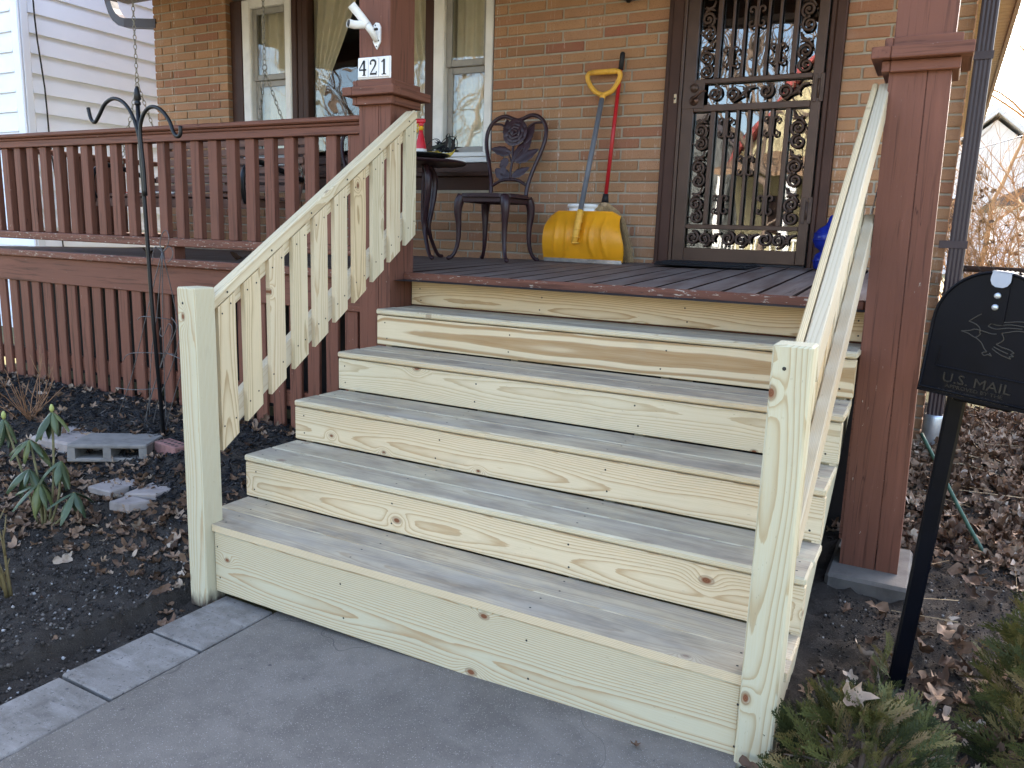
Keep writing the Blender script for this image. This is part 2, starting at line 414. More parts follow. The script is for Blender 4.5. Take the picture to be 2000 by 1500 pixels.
def attrmat(name, stops, rough=.8, bump=0, scale=60, trans=0):
    n = NT(name); R = n.n('Attribute', _attribute_name='rnd').outputs['Fac']
    P = n.n('NewGeometry').outputs['Position']
    c = n.ramp(R, stops); f = n.noise(P, scale, 4)
    c = n.mix(n.ramp(f, [(.35, .45), (.6, 0)]), c, n.mix(.5, c, (.02, .012, .008), 'MULTIPLY'))
    if bump: n.bump(f, bump, .002)
    return n.fin(c, rough, 0, .3)
LEAFM = attrmat('dead_leaf', [(0, (.055, .031, .019)), (.25, (.115, .064, .038)), (.5, (.19, .112, .067)), (.75, (.27, .17, .108)), (.9, (.34, .24, .165)), (1, (.45, .36, .28))], .75)
MULCH = attrmat('dyed_mulch', [(0, (.008, .008, .009)), (.8, (.022, .021, .023)), (.95, (.05, .045, .042)), (1, (.16, .13, .11))], .8)
CRUMB = attrmat('soil_crumb', [(0, (.018, .015, .013)), (.65, (.050, .041, .034)), (.90, (.11, .09, .074)), (.97, (.22, .2, .18)), (1, (.42, .4, .38))], .95)
STRAWM = attrmat('dry_grass', [(0, (.25, .16, .08)), (1, (.48, .37, .23))], .85)
THUJA = attrmat('arborvitae_scale', [(0, (.028, .036, .012)), (.3, (.060, .070, .020)), (.6, (.115, .108, .028)), (.85, (.175, .135, .045)), (1, (.22, .15, .075))], .6, 0, 90)
RHODO = attrmat('rhododendron_leaf', [(0, (.045, .066, .034)), (.7, (.082, .108, .055)), (.93, (.12, .135, .045)), (1, (.18, .16, .04))], .34, 0, 25)

def soilmat():
    n = NT('dark_soil'); P = n.n('NewGeometry').outputs['Position']
    a = n.noise(P, 3.5, 6, .65); b = n.noise(P, 55, 4, .7)
    c = n.mix(a, (.030, .025, .021), (.082, .067, .055)); c = n.mix(n.ramp(b, [(.6, 0), (.75, .7)]), c, (.095, .08, .068))
    c = n.mix(n.ramp(n.noise(P, 240, 2), [(.70, 0), (.74, .8)]), c, (.26, .24, .22))
    n.bump(n.math('ADD', b, n.noise(P, 190, 4, .7)), .9, .012); return n.fin(c, .97, 0, .15)
SOIL = soilmat()
def walkmat():
    n = NT('walkway_concrete'); P = n.n('NewGeometry').outputs['Position']
    a = n.noise(P, 1.7, 6, .62); b = n.noise(P, 11, 5, .65); g = n.n('TexVoronoi', Vector=P, Scale=260.); f = n.noise(P, 420, 3, .7)
    c = n.mix(n.ramp(a, [(.36, 0), (.64, 1)]), (.142, .121, .101), (.200, .172, .146))
    c = n.mix(n.ramp(b, [(.35, .5), (.55, 0)]), c, (.118, .10, .084))
    c = n.mix(n.ramp(f, [(.30, .75), (.46, 0)]), c, (.055, .05, .048))
    sc = n.n('SeparateColor', i0=g.outputs['Color'])
    c = n.mix(n.math('MULTIPLY', n.math('GREATER_THAN', sc.outputs[0], .84), n.ramp(g.outputs['Distance'], [(.2, .8), (.45, 0)])), c, (.38, .345, .30))
    c = n.mix(n.math('MULTIPLY', n.ramp(n.noise(P, 30, 3, .6), [(.70, 0), (.76, 1)]), .7), c, (.05, .046, .044))
    wv_ = n.noise(n.n('VectorMath', _operation='MULTIPLY', i0=P, i1=(1.2, 3.2, 1)).outputs[0], 1.4, 6, .7, .5); c = n.mix(n.ramp(wv_, [(.55, 0), (.72, .6)]), c, (.215, .185, .156))
    ck = n.n('TexVoronoi', _feature='DISTANCE_TO_EDGE', Vector=n.n('VectorMath', _operation='ADD', i0=P, i1=n.n('TexNoise', Vector=P, Scale=3.).outputs['Color']).outputs[0], Scale=.75); c = n.mix(n.ramp(ck.outputs['Distance'], [(0, .55), (.0035, 0)]), c, (.05, .043, .038))
    n.bump(n.math('ADD', n.math('MULTIPLY', g.outputs['Distance'], .6), f), .55, .004); return n.fin(c, .93, 0, .25)
WALK = walkmat()
def pavermat():
    n = NT('concrete_paver'); P = n.n('NewGeometry').outputs['Position']
    a = n.noise(P, 7, 6, .65, .8); f = n.noise(P, 260, 3, .7); st = n.noise(n.n('VectorMath', _operation='MULTIPLY', i0=P, i1=(6, 26, 10)).outputs[0], 1, 4, .6)
    c = n.mix(n.ramp(a, [(.32, 0), (.68, 1)]), (.125, .108, .092), (.235, .21, .186))
    c = n.mix(n.ramp(st, [(.5, 0), (.72, .55)]), c, (.31, .285, .26))
    c = n.mix(n.ramp(n.noise(P, 70, 3, .65), [(.3, .9), (.4, 0)]), c, (.07, .065, .06)); c = n.mix(n.ramp(f, [(.62, 0), (.72, .6)]), c, (.50, .47, .44))
    n.bump(n.math('ADD', f, n.noise(P, 60, 4)), .5, .003); return n.fin(c, .92, 0, .25)
PAVER = pavermat()

# ------------------------------------------------------------------ ground
def sstep(a, b, t):
    t = min(1, max(0, (t-a)/(b-a))); return t*t*(3-2*t)
def walk_z(x): return -.028 + .036*(min(max(x, .1), 2.3)-.3)
def gh(x, y):
    """height of the ground"""
    if y < -7: return -.06
    zl = -.02 + .265*sstep(-.2, 1.22, y)
    zr = .035 + .05*sstep(0, 1.2, y) + .17*sstep(1.2, 3.2, y) + .1*sstep(5, 20, y)
    t = sstep(.3, 2.0, x)
    z = zl*(1-t) + zr*t
    if -.02 < x < 2.05 and y < .2: z = min(z, walk_z(x)-.035)
    if y > 3.6 and x < 2.3: z = .2
    return z - .05*sstep(-3.5, -7, y)
def soil_n(x, y):
    p = Vector((x, y, 0))
    return .016*(noise.fractal(p*4, 1, 2, 4)) + .022*noise.fractal(p*14, 1, 2, 4) + .009*noise.noise(p*48) + .006*noise.noise(p*95)
def terrain(name, x0, x1, y0, y1, st, amp=1.):
    nx, ny = int((x1-x0)/st)+1, int((y1-y0)/st)+1
    P = []
    for j in range(ny):
        row = []
        for i in range(nx):
            x, y = x0+(x1-x0)*i/(nx-1), y0+(y1-y0)*j/(ny-1)
            e = min(1, min(x-x0, x1-x, y-y0, y1-y)/.06)
            row.append((x, y, gh(x, y) + amp*soil_n(x, y)*max(0, e) - .004*(1-max(0, e))))
        P.append(row)
    return tag(MB().grid(P).build(name, SOIL), kind='structure')
# far ground as one sheet with a hole-free coarse grid
xs = [-160,-60,-25,-12,-7,-4.6,-3.5,-2.5,-1.5,-.7,.13,.5,1,1.5,2.03,2.6,3.2,4,6,9,14,25,60,160]
ys = [-160,-60,-40,-32,-26,-20,-14,-10,-7.2,-5,-3.5,-2.2,-1.2,-.6,0,.4,.8,1.25,2,3,3.6,5,8,14,20,40,80,200]
tag(MB().grid([[(x, y, gh(x, y)-.035) for x in xs] for y in ys]).build('ground', LAWN), kind='structure')
terrain('garden_bed', -3.9, .165, -1.35, 1.42, .015)
terrain('side_yard', 2.035, 3.9, -.6, 4.4, .02)
# walkway with its paver edging
wk = MB()
P = []
for j in range(60):
    y = .11 - 5.2*j/59
    P.append([(.405+(2.045-.405)*i/20, y, walk_z(.405+(2.045-.405)*i/20) + .002*noise.noise(Vector((i*.3, y*2, 3)))) for i in range(21)])
wk.grid(P); wk.box((.405,-5.09,-.16), (2.045,.1,-.045))
walk = tag(wk.build('walkway', WALK), kind='structure')
y = .035
for i in range(9):
    L = (.322, .318, .325)[i % 3]; z = walk_z(.27)+.004
    m = Matrix.Translation((.272+random.uniform(-.006,.006), y-L/2, z-.03)) @ Matrix.Rotation(random.uniform(-.012,.012), 4, 'Z') @ Matrix.Rotation(random.uniform(-.008,.008), 4, 'X')
    mk('paver', boxmesh('paver', .24, L-.010, .06, .005, PAVER), PAVER, walk, m); y -= L
# sand in the paver joints
tag(MB().box((.15,-2.9,-.14), (.404,.03,-.040)).build('joint_sand', CRUMB), kind='structure')
tag(MB().box((-60,-7.4,-.3), (60,-5.6,-.035)).build('pavement', CONC), kind='structure')
tag(MB().box((-90,-17,-.3), (90,-9,-.05)).build('road', ASPH), kind='structure')

# ------------------------------------------------------------------ staircase
RISE, RUN, Z1, SW = .1756, .279, .262, 2.13
st = thing('staircase', (SW/2, .6, 0), 'wide new staircase of pale unpainted treated pine boards up to the porch', 'stairs')
zt = [Z1 + RISE*k for k in range(5)]
TH = .0254
def tread_front_notched():
    poly = [(.133,-.007),(2.033,-.007),(2.033,.064),(SW,.064),(SW,.1335),(0,.1335),(0,.052),(.133,.052)]
    cx, cy = SW/2, .063
    m = MB().prism([(x-cx, y-cy) for x, y in poly], -TH/2, TH/2).mesh('tread_board'); m.materials.append(PINE_T)
    return mk('tread_board', m, PINE_T, st, Matrix.Translation((cx, cy, zt[0]-TH/2)))
for k in range(5):
    y0 = RUN*k - .007; z = zt[k]
    if k == 0: tread_front_notched()
    else: board('tread_board', (random.uniform(-.004,.003), y0, z-TH), (SW+random.uniform(-.003,.005), y0+.1405, z), PINE_T, st, c=.006)
    board('tread_board', (random.uniform(-.003,.008), y0+.1445, z-TH), (SW+random.uniform(-.006,.004), y0+.295, z-random.uniform(0,.0015)), PINE_T, st, c=.005)
board('riser', (.133, 0, .000), (2.034, .038, zt[0]-TH-.005), PINE_G, st, 'xf', .005)
for k in range(1, 6):
    zb = zt[k-1]+.006; ztop = (zt[k]-TH-.005) if k < 5 else 1.088
    board('riser', (.002, RUN*k, zb), (SW-.002, RUN*k+.036, ztop), PINE_F if k == 4 else PINE, st, 'xf', .003)
for x in (.03, .72, 1.41, 2.06):        # saw-tooth stringers
    poly = [(.045, .0)]
    for k in range(5):
        poly += [(RUN*k+.040, zt[k]-TH-.003), (RUN*(k+1)+.036, zt[k]-TH-.003)] if k == 0 else [(RUN*k+.040, zt[k]-TH-.003), (RUN*(k+1)+.036, zt[k]-TH-.003)]
    poly += [(1.50, zt[4]-TH-.003), (1.50, .70), (.42, .0)]
    W = Matrix(((0,0,1,x),(1,0,0,0),(0,1,0,0),(0,0,0,1)))
    MB().prism(poly, 0, .038).build('stringer', PINE_G, st, W)
sc = MB()
def screw(mb, p, n, r=.0038):
    n = Vector(n); m = frame_M(Vector(p)+n*.0006, n.orthogonal(), n)
    mb.add([m @ Vector((r*math.cos(a*math.pi/3), r*math.sin(a*math.pi/3), 0)) for a in range(6)], [tuple(range(6))])
for k in range(6):
    zb = zt[k-1] if k else 0; ztp = zt[k]-TH if k < 5 else 1.08
    for x in (.05+.11*(k == 0), .735, 1.425, 2.02 if k == 0 else 2.09):
        for t in (.25, .75): screw(sc, (x+random.uniform(-.012,.012), RUN*k, zb+(ztp-zb)*t), (0,-1,0))
for k in range(5):
    for x in (.05+.1*(k == 0), .735, 1.425, 2.0 if k == 0 else 2.08):
        for dy in (.035, .105, .18, .25): screw(sc, (x+random.uniform(-.02,.02), RUN*k+dy, zt[k]), (0,0,1))
SCREWM = plain('screw_hole', (.03, .027, .024), .6, 0, .2)
tag(sc.build('screw_heads', SCREWM, st), kind='stuff')

def stair_railing(side, label):
    """side -1: left, +1: right; x grows outwards from the baluster face"""
    if side < 0: nx0, ny0, nz, xi = .042, -.040, 1.117, .100; sg = -1
    else: nx0, ny0, nz, xi = 2.035, -.028, 1.104, 2.064; sg = 1
    zo = 0 if side < 0 else .004
    t = thing('stair_railing', (nx0+.045, .0, 0), label, 'railing')
    board('newel_post', (nx0, ny0, -.06), (nx0+.089, ny0+.089, nz), PINE_N, t, 'z', .005)
    def zc(y): return 1.031 + zo + .6735*y                       # top of the cap
    ye = 1.292; ys0 = ny0+.089
    ca, sa = math.cos(math.atan(.6735)), math.sin(math.atan(.6735))
    nrm = Vector((0, -sa, ca))
    def rail(name, x0, x1, top_off, depth, y0, y1, mat):
        """sloping board, top_off and depth measured square to the slope"""
        cx = (x0+x1)/2
        o_ = top_off+depth/2; y0 = y0-sa*o_+sa*depth*.5; y1 = y1-sa*o_-sa*depth*.5*0
        a = Vector((cx, y0, zc(y0))) - nrm*o_; b = Vector((cx, y1, zc(y1))) - nrm*o_
        beam(name, a, b, depth, abs(x1-x0), (sg*-1, 0, 0), mat, t, .004)
    xo = xi + sg*.020
    rail('handrail', min(xi,xo), max(xi,xo)-.0015, 0, .0385, ys0, ye, PINE)
    rail('top_rail', min(xo, xo+sg*.038)+.0015, max(xo, xo+sg*.038), .001, .089, ys0, ye+.012, PINE_D if side > 0 else PINE)
    voff = .575                                                     # cap to baluster end, vertical
    rail('bottom_rail', min(xo, xo+sg*.038)+.0015, max(xo, xo+sg*.038), (voff-.02)*ca-.089, .089, ys0, ye+.01, PINE_D)
    s2 = MB()
    for i in range(10):
        y0 = .088 + .1245*i + random.uniform(-.003,.003); y1 = y0+.079
        e = random.uniform(-.004,.004)
        def zz(y, o): return zc(y)-o
        cy = (y0+y1)/2; zb = zz(cy, voff)+e; zt_ = zz(cy, .0385/ca+.002)
        h = (zt_-zb)/2; cz = (zb+zt_)/2; s_ = .6735*.0395
        # local X runs up the baluster, local Y across it
        poly = [(-h-s_, -.0395), (h-s_, -.0395), (h+s_, .0395), (-h+s_, .0395)]
        # face towards the steps
        m = Matrix(((0, 0, -sg, xi+sg*.010), (0, 1, 0, cy), (1, 0, 0, cz), (0,0,0,1)))
        if sg > 0: m = Matrix(((0, 0, -1, xi+.010), (0, 1, 0, cy), (1, 0, 0, cz), (0,0,0,1)))
        me = MB().prism(poly if sg < 0 else poly[::-1], -.010, .0098).mesh('baluster'); me.materials.append(PINE)
        me.flip_normals() if sg < 0 else None
        mk('baluster', me, PINE, t, m)
        for dy in (.016, .062):
            for o in (.085, voff-.075): screw(s2, (xi - sg*.0003, y0+dy+random.uniform(-.006,.006), zz(y0+dy, o)+random.uniform(-.008,.008)), (-sg,0,0))
    for i in range(6): screw(s2, (xi - sg*.0003, .13+.22*i, zc(.13+.22*i)-.024), (-sg,0,0), .0045)
    screw(s2, (nx0+.03, ny0, nz-.055), (0,-1,0), .005)
    tag(s2.build('screw_heads', SCREWM, t), kind='stuff')
    return t
stair_railing(-1, 'unpainted pine stair railing running up to the post with the house number')
stair_railing(1, 'unpainted pine stair railing standing beside the black mailbox')

# ------------------------------------------------------------------ porch
ZD = 1.131
def deck_back(x): return 1.163 + .0155*(x+1.0)
po = thing('porch', (-.8, 2.1, 0), 'brown painted porch with plank deck and slatted skirt in front of the brick house', 'porch')
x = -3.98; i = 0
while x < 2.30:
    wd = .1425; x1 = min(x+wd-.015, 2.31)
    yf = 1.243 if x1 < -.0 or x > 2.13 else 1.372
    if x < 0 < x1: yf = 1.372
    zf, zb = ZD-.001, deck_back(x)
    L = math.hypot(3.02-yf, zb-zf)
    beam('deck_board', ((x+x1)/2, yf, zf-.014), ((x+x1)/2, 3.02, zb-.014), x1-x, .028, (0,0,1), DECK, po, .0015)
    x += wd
for k_, me in MC.items():                                           # near-black board edges, shade painted into the gaps
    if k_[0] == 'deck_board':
        me.materials.append(GAP_SHADE)
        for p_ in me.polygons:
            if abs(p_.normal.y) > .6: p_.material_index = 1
MB().add([(-3.99,1.25,1.095),(2.31,1.25,1.095),(2.31,3.0,1.145),(-3.99,3.0,1.125)], [(0,1,2,3)]).build('added_dark_sheet', INTER, po)  # dark sheet added below the boards so the gaps look black
board('edge_trim', (-.012, 1.338, 1.090), (2.118, 1.371, ZD+.001), BROWN_W, po, 'xf', .008)
board('edge_trim', (-4.0, 1.212, 1.089), (-.195, 1.242, ZD+.001), BROWN_W, po, 'xf', .006)
board('fascia_board', (-4.0, 1.243, .922), (-.195, 1.28, 1.087), BROWN, po, 'xf', .004)
xk = -.232
for i in range(30):
    x0 = xk - .1297*i
    if x0 < -4.0: break
    board('skirt_board', (x0-.084, 1.256, gh(x0, 1.25)-.03), (x0, 1.276, .930), BROWN, po, 'z', .003, jit=.006)
board('skirt_rail', (-4.0, 1.279, .36), (-.2, 1.318, .45), BROWN, po, 'xf')
MB().box((-4.0, 1.7, .0), (2.3, 1.72, 1.08)).build('crawlspace_dark_sheet', INTER, po)  # near-black sheet, its colour stands in for shade behind the skirt
board('rim_joist', (-.19, 1.43, .80), (2.3, 1.47, 1.085), BROWN, po, 'xf')
# posts
def porch_post(base, top, z0, label, ztop=3.2):
    (xa, xb), (xc, xd) = base, top
    t = thing('porch_post', ((xa+xb)/2, 1.32, z0), label, 'post')
    zc0, zc1 = 1.913, 2.03
    d = .19; yf = 1.225
    split = .62
    def shaft(name, f0, f1, za, zb, xA, xB, xC, xD):
        # tapered leaning box between the fractions f0..f1 of the width
        w0, w1 = xB-xA, xD-xC
        P = [(xA+w0*f0, yf, za), (xA+w0*f1, yf, za), (xA+w0*f1, yf+d, za), (xA+w0*f0, yf+d, za),
             (xC+w1*f0, yf, zb), (xC+w1*f1, yf, zb), (xC+w1*f1, yf+d, zb), (xC+w1*f0, yf+d, zb)]
        cen = sum((Vector(p) for p in P), Vector())/8
        W = frame_M(cen, (0,0,1), (0,-1,0)); Wi = W.inverted()
        MB().add([Wi @ Vector(p) for p in P], [(0,3,2,1),(4,5,6,7),(0,1,5,4),(1,2,6,5),(2,3,7,6),(3,0,4,7)]).build(name, BROWN, t, W)
    shaft('shaft', 0, split-.008, z0, zc0+.01, xa, xb, xc, xd); shaft('shaft', split+.008, 1, z0, zc0+.01, xa, xb, xc, xd)
    MB().box((xc+.01, yf+.006, z0+.1), (xd-.01, yf+d-.006, zc0)).build('shaft_core', BROWN, t)
    shaft('upper_shaft', 0, 1, zc1-.01, ztop, xc+.003, xd-.003, xc+.003, xd-.003)
    def band(name, o, za, zb, th):
        x0, x1, y0, y1 = xc-o, xd+o, yf-o, yf+d+o
        board(name, (x0+th+.001, y0, za), (x1, y0+th, zb), BROWN, t, 'xf', .003)
        board(name, (x0, y0+.001, za+.001), (x0+th, y1, zb-.001), BROWN, t, 'y', .003)
        board(name, (x1-th, y0+th+.001, za+.001), (x1-.001, y1, zb-.001), BROWN, t, 'y', .003)
        board(name, (x0+th+.001, y1-th, za), (x1-th-.001, y1-.001, zb), BROWN, t, 'xf', .003)
    band('moulding', .024, 1.916, 1.954, .026); band('moulding', .058, 1.9545, 1.995, .06); band('moulding', .022, 1.9955, 2.029, .026)
    return t
lp = porch_post((-.192, -.003), (-.192, -.005), .10, 'brown painted porch post with the house number and flag bracket on it')
rp = porch_post((2.140, 2.340), (2.117, 2.307), .135, 'brown painted porch post standing on a concrete footing beside the downspout')
ft = MB()
ft.add(*[(lambda v, f: ([(p[0]+.006*noise.noise(Vector(p)*9), p[1], p[2]+.006*noise.noise(Vector(p)*7+Vector((3,0,0)))) for p in v], f))(*chamfer((2.105,1.10,-.05), (2.385,1.53,.137), .012))][0])
f_ = tag(ft.build('concrete_footing', plain('stained_footing', (.145,.128,.112), .95, 0, .4, 9, .8)), 'square grey concrete footing under the brown porch post', 'footing')
# porch railing
pr = thing('porch_railing', (-2.1, 1.3, 1.1), 'brown painted porch railing with upright slats in front of the porch swing', 'railing')
board('top_rail', (-4.0, 1.232, 1.852), (-.194, 1.372, 1.878), BROWN, pr, 'x', .007)
board('rail_moulding', (-4.0, 1.252, 1.836), (-.194, 1.352, 1.8515), BROWN, pr, 'x', .005)
board('rail_apron', (-4.0, 1.262, 1.795), (-.194, 1.342, 1.8355), BROWN, pr, 'xf', .003)
board('bottom_rail', (-4.0, 1.250, 1.203), (-.194, 1.345, 1.251), BROWN_W, pr, 'xf', .006)
board('rail_block', (-1.69, 1.262, 1.128), (-1.60, 1.34, 1.2025), BROWN, pr, 'z', .003)
for i in range(27):
    x0 = -.311 - .1425*i
    j = .004 if i not in (10, 11) else .02
    board('baluster', (x0, 1.279, 1.2515), (x0+.068 if i else x0+.085, 1.317, 1.7945), BROWN, pr, 'z', .003, jit=j)
ps = thing('porch_railing', (-3.97, 2.1, 1.1), 'shaded brown porch railing closing the swing end of the porch', 'railing')
board('top_rail', (-4.03, 1.375, 1.840), (-3.92, 2.995, 1.878), BROWN, ps, 'y', .006)
board('bottom_rail', (-4.02, 1.375, 1.205), (-3.93, 2.995, 1.25), BROWN, ps, 'y', .005)
for i in range(12): board('baluster', (-3.99, 1.43+.13*i, 1.2505), (-3.955, 1.43+.13*i+.07, 1.8395), BROWN, ps, 'zs', .003)

# ------------------------------------------------------------------ brick house
YW = 3.0
ho = thing('brick_house', (-.8, YW, 0), 'tan brick house with a wide front window and covered porch', 'house')
wall = MB()
for lo, hi in (((-3.925,YW+.009,.1),(-3.045,3.22,3.9)), ((-.49,YW+.009,.1),(.735,3.22,3.9)), ((1.745,YW+.009,.1),(2.352,3.22,3.9)),
               ((-3.045,YW+.009,.1),(-.49,3.22,1.64)), ((-3.045,YW+.009,3.16),(-.49,3.22,3.9)), ((.735,YW+.009,3.27),(1.745,3.22,3.9)), ((.735,YW+.009,.1),(1.745,3.22,1.16)),
               ((2.12,3.22,.1),(2.352,13,3.4)), ((-3.925,3.22,.1),(-3.7,13,3.4)), ((-3.7,12.8,.1),(2.12,13,3.4))):
    wall.box(lo, hi)
wo = wall.build('wall', MORTAR, ho)
CH, BL, JT = .068, .272, .012
cands = []
zr0 = 2.711 - CH*24 + .0055
for k in range(33):
    z0 = zr0 + CH*k
    for (a, b, zlo, zhi) in ((-3.93,-3.038,1.1,3.25), (-.488,.737,1.1,3.25), (1.743,2.358,.15,3.25), (-3.038,-.488,1.1,1.60)):
        if z0 < zlo or z0 > zhi: continue
        x = a; first = True
        ln = (BL*.40 if k % 2 else BL*.86)
        while x < b-.02:
            x1 = min(x+ln, b)
            if b-x1 < .05: x1 = b
            cands.append((x, x1-JT if x1 < b else b, z0)); x = x1; ln = BL + JT + random.choice((0,0,0,0,-.08)) * (random.random() < .3)
def vis(c):
    x, z = (c[0]+c[1])/2, c[2]
    d = math.dist((x, 3, z), CAM)
    hid = (x < -.5 and x > -3.04) or (2.12 < x) or z > 2.75+(1.5-x)*.09 or z < 1.17
    return d + (10 if hid else 0) + (0 if c[1]-c[0] > .1 else 3)
cands.sort(key=vis)
rest = MB()
for i, (x0, x1, z0) in enumerate(cands):
    dy = random.uniform(-.0022,.0022); L = x1-x0; h = CH-.0115
    if i < 300:
        Lq = round(L*250)/250
        m = Matrix.Translation(((x0+x1)/2, YW+.045+dy, z0+h/2+random.uniform(-.0012,.0012))) @ Matrix.Rotation(random.uniform(-.004,.004), 4, 'Y')
        mk('brick', boxmesh('brick', Lq, .09, h, .0035, BRICK), BRICK, wo, m)
    else: rest.cbox((x0, YW+dy, z0), (x1, YW+.09+dy, z0+h), .0035)
# the side wall that runs back from the corner
for k in range(47):
    z0 = .12 + CH*k; y = 3.095 + (.0 if k % 2 else .13)
    for j in range(14):
        rest.cbox((2.27, y, z0), (2.3585+random.uniform(-.002,.002), y+BL, z0+CH-.0115), .0035); y += BL+JT
for k in range(16):
    z0 = zr0-CH*(16-k)
    if z0 < .1: continue
    rest.cbox((2.2, YW, z0), (2.3585, YW+.09, z0+CH-.0115), .0035)
tag(rest.build('brick_mass', BRICK_R, wo, rnd=True), kind='stuff')
# roof, porch ceiling and eaves
rf = MB()
poly = [(.55,3.30),(3.0,4.2),(8.0,6.6),(13.7,3.30),(13.7,3.44),(8.0,6.78),(3.0,4.36),(.55,3.44)]
Wyz = Matrix(((0,0,1,0),(1,0,0,0),(0,1,0,0),(0,0,0,1)))
rf.prism(poly, -4.35, 2.66, Wyz)
rf.build('roof', SHING, ho)
gb = MB()
for xg in (-3.9, 2.2): gb.prism([(3.0,3.3),(13.2,3.3),(8.0,6.55),(3.0,4.15)], xg, xg+.14, Wyz)
gb.build('gable', BRICK_R, ho)
board('porch_ceiling', (-4.25, .75, 3.235), (2.36, 3.0, 3.26), plain('grey_ceiling', (.17,.155,.145), .6), ho, 'y')
board('porch_beam', (-4.2, 1.23, 3.04), (2.36, 1.41, 3.233), BROWN, ho, 'x')
board('porch_fascia', (-4.3, .56, 3.18), (2.66, .60, 3.31), EAVE, ho, 'x')
board('eave_fascia', (2.612, .602, 3.17), (2.645, 13.7, 3.32), EAVE, ho, 'y')
board('drip_edge', (2.646, .6, 3.27), (2.662, 13.7, 3.335), VINYL, ho, 'y', .01)
sf = MB()
for j in range(118): sf.cbox((2.361, .62+.11*j, 3.20), (2.611, .62+.11*j+.104, 3.212), .003)
tag(sf.build('soffit_slats', SOFF, ho), kind='stuff')
# ---- windows
def window(name_parent, x0, x1, z0, z1, meet, casing=True):
    w = mk('window', MB().box((x0, 3.085, z0), (x1, 3.12, z0+.004)).mesh('window_seat'), DKBR, ho)
    c = .09
    for a, b in ((x0, x0+c), (x1-c*.75, x1)): board('casing', (a, 3.045, z0), (b, 3.12, z1), WHITE, w, 'z', .008)
    board('casing', (x0+c+.001, 3.046, z1-.07), (x1-c*.75-.001, 3.119, z1-.001), WHITE, w, 'xf', .005)
    board('sill', (x0-.005, 3.028, z0-.032), (x1+.005, 3.12, z0-.001), WHITE, w, 'xf', .004)
    board('sill', (x0-.005, 3.040, z0-.070), (x1+.005, 3.12, z0-.033), WHITE, w, 'xf', .004)
    SASH = SASHM
    a, b = x0+c+.002, x1-c*.75-.002
    for (p, q, yy) in ((z0+.001, meet, 3.098), (meet+.001, z1-.072, 3.075)):
        s = .045
        board('sash', (a, yy, p), (a+s, yy+.024, q), SASH, w, 'z', .004); board('sash', (b-s*.6, yy, p), (b, yy+.024, q), SASH, w, 'z', .004)
        board('sash', (a+s+.001, yy+.001, p), (b-s*.6-.001, yy+.023, p+s), SASH, w, 'xf', .004); board('sash', (a+s+.001, yy+.001, q-s), (b-s*.6-.001, yy+.023, q), SASH, w, 'xf', .004)
        MB().box((a+.02, yy+.010, p+.02), (b-.015, yy+.013, q-.02)).build('pane', GLASS, w)
    return w
SASHM = plain('grey_sash', (.30, .285, .26), .5, 0, .15, 10)
ZS, ZTOP = 1.905, 3.14
window(ho, -2.91, -2.376, ZS, ZTOP, 2.515); window(ho, -1.016, -.520, ZS, ZTOP, 2.495)
pw = mk('picture_window', MB().box((-2.205, 3.085, ZS), (-1.105, 3.12, ZS+.004)).mesh('window_seat'), DKBR, ho)
for a, b in ((-3.036,-2.911), (-.519,-.491)): board('jamb', (a, 3.042, 1.80), (b, 3.13, ZTOP), DKBR, pw, 'z', .004)
for a, b in ((-2.375,-2.320), (-2.318,-2.262), (-2.260,-2.205), (-1.104,-1.018)): board('mullion', (a, 3.050+random.uniform(0,.02), 1.84), (b, 3.13, ZTOP), DKBR, pw, 'z', .006)
for z0, z1, y0 in ((1.64,1.735,3.03), (1.736,1.765,3.005), (1.766,1.83,3.04)): board('apron', (-3.036, y0, z0), (-.491, 3.12, z1), DKBR, pw, 'xf', .004)
board('sash', (-2.204, 3.08, 1.84), (-1.105, 3.11, 1.90), DKBR, pw, 'xf', .004)
MB().box((-2.20, 3.098, 1.89), (-1.108, 3.101, ZTOP)).build('pane', GLASS, pw)
rm = MB()
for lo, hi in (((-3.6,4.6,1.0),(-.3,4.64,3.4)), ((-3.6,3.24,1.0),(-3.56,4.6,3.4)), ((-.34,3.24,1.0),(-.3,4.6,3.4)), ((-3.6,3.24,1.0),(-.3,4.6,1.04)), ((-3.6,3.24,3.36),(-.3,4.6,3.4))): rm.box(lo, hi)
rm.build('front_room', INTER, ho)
def curtain(x0, x1, top, bot, pull=0, label='', y=3.17, n=60):
    P = []
    for j in range(16):
        t = j/15; row = []
        for i in range(n+1):
            u = i/n; k = pull*max(0, min(1, t*1.6))**1.2
            x = x0+(x1-x0)*u*(1-k) if pull >= 0 else x1-(x1-x0)*(1-u)*(1+pull*max(0, min(1, t*1.6))**1.2)
            row.append((x, y+.014*math.sin(u*n*.55+.4*math.sin(u*9))+.01*noise.noise(Vector((u*9,t*2,1))), top+(bot-top)*t))
        P.append(row)
    return tag(MB().grid(P).build('curtain', CURT), label, 'curtain', None)
curtain(-2.24, -1.78, 3.2, 1.95, .82, 'beige curtain tied back inside the big window beside the swing chain')
curtain(-1.42, -1.06, 3.2, 1.95, -.45, 'beige curtain hanging behind the numbered porch post')
curtain(-2.86, -2.40, 3.2, 1.9, 0, 'dull beige curtain inside the narrow window behind the swing')
curtain(-.93, -.56, 3.2, 1.9, 0, 'dull beige curtain inside the narrow window behind the bistro table')

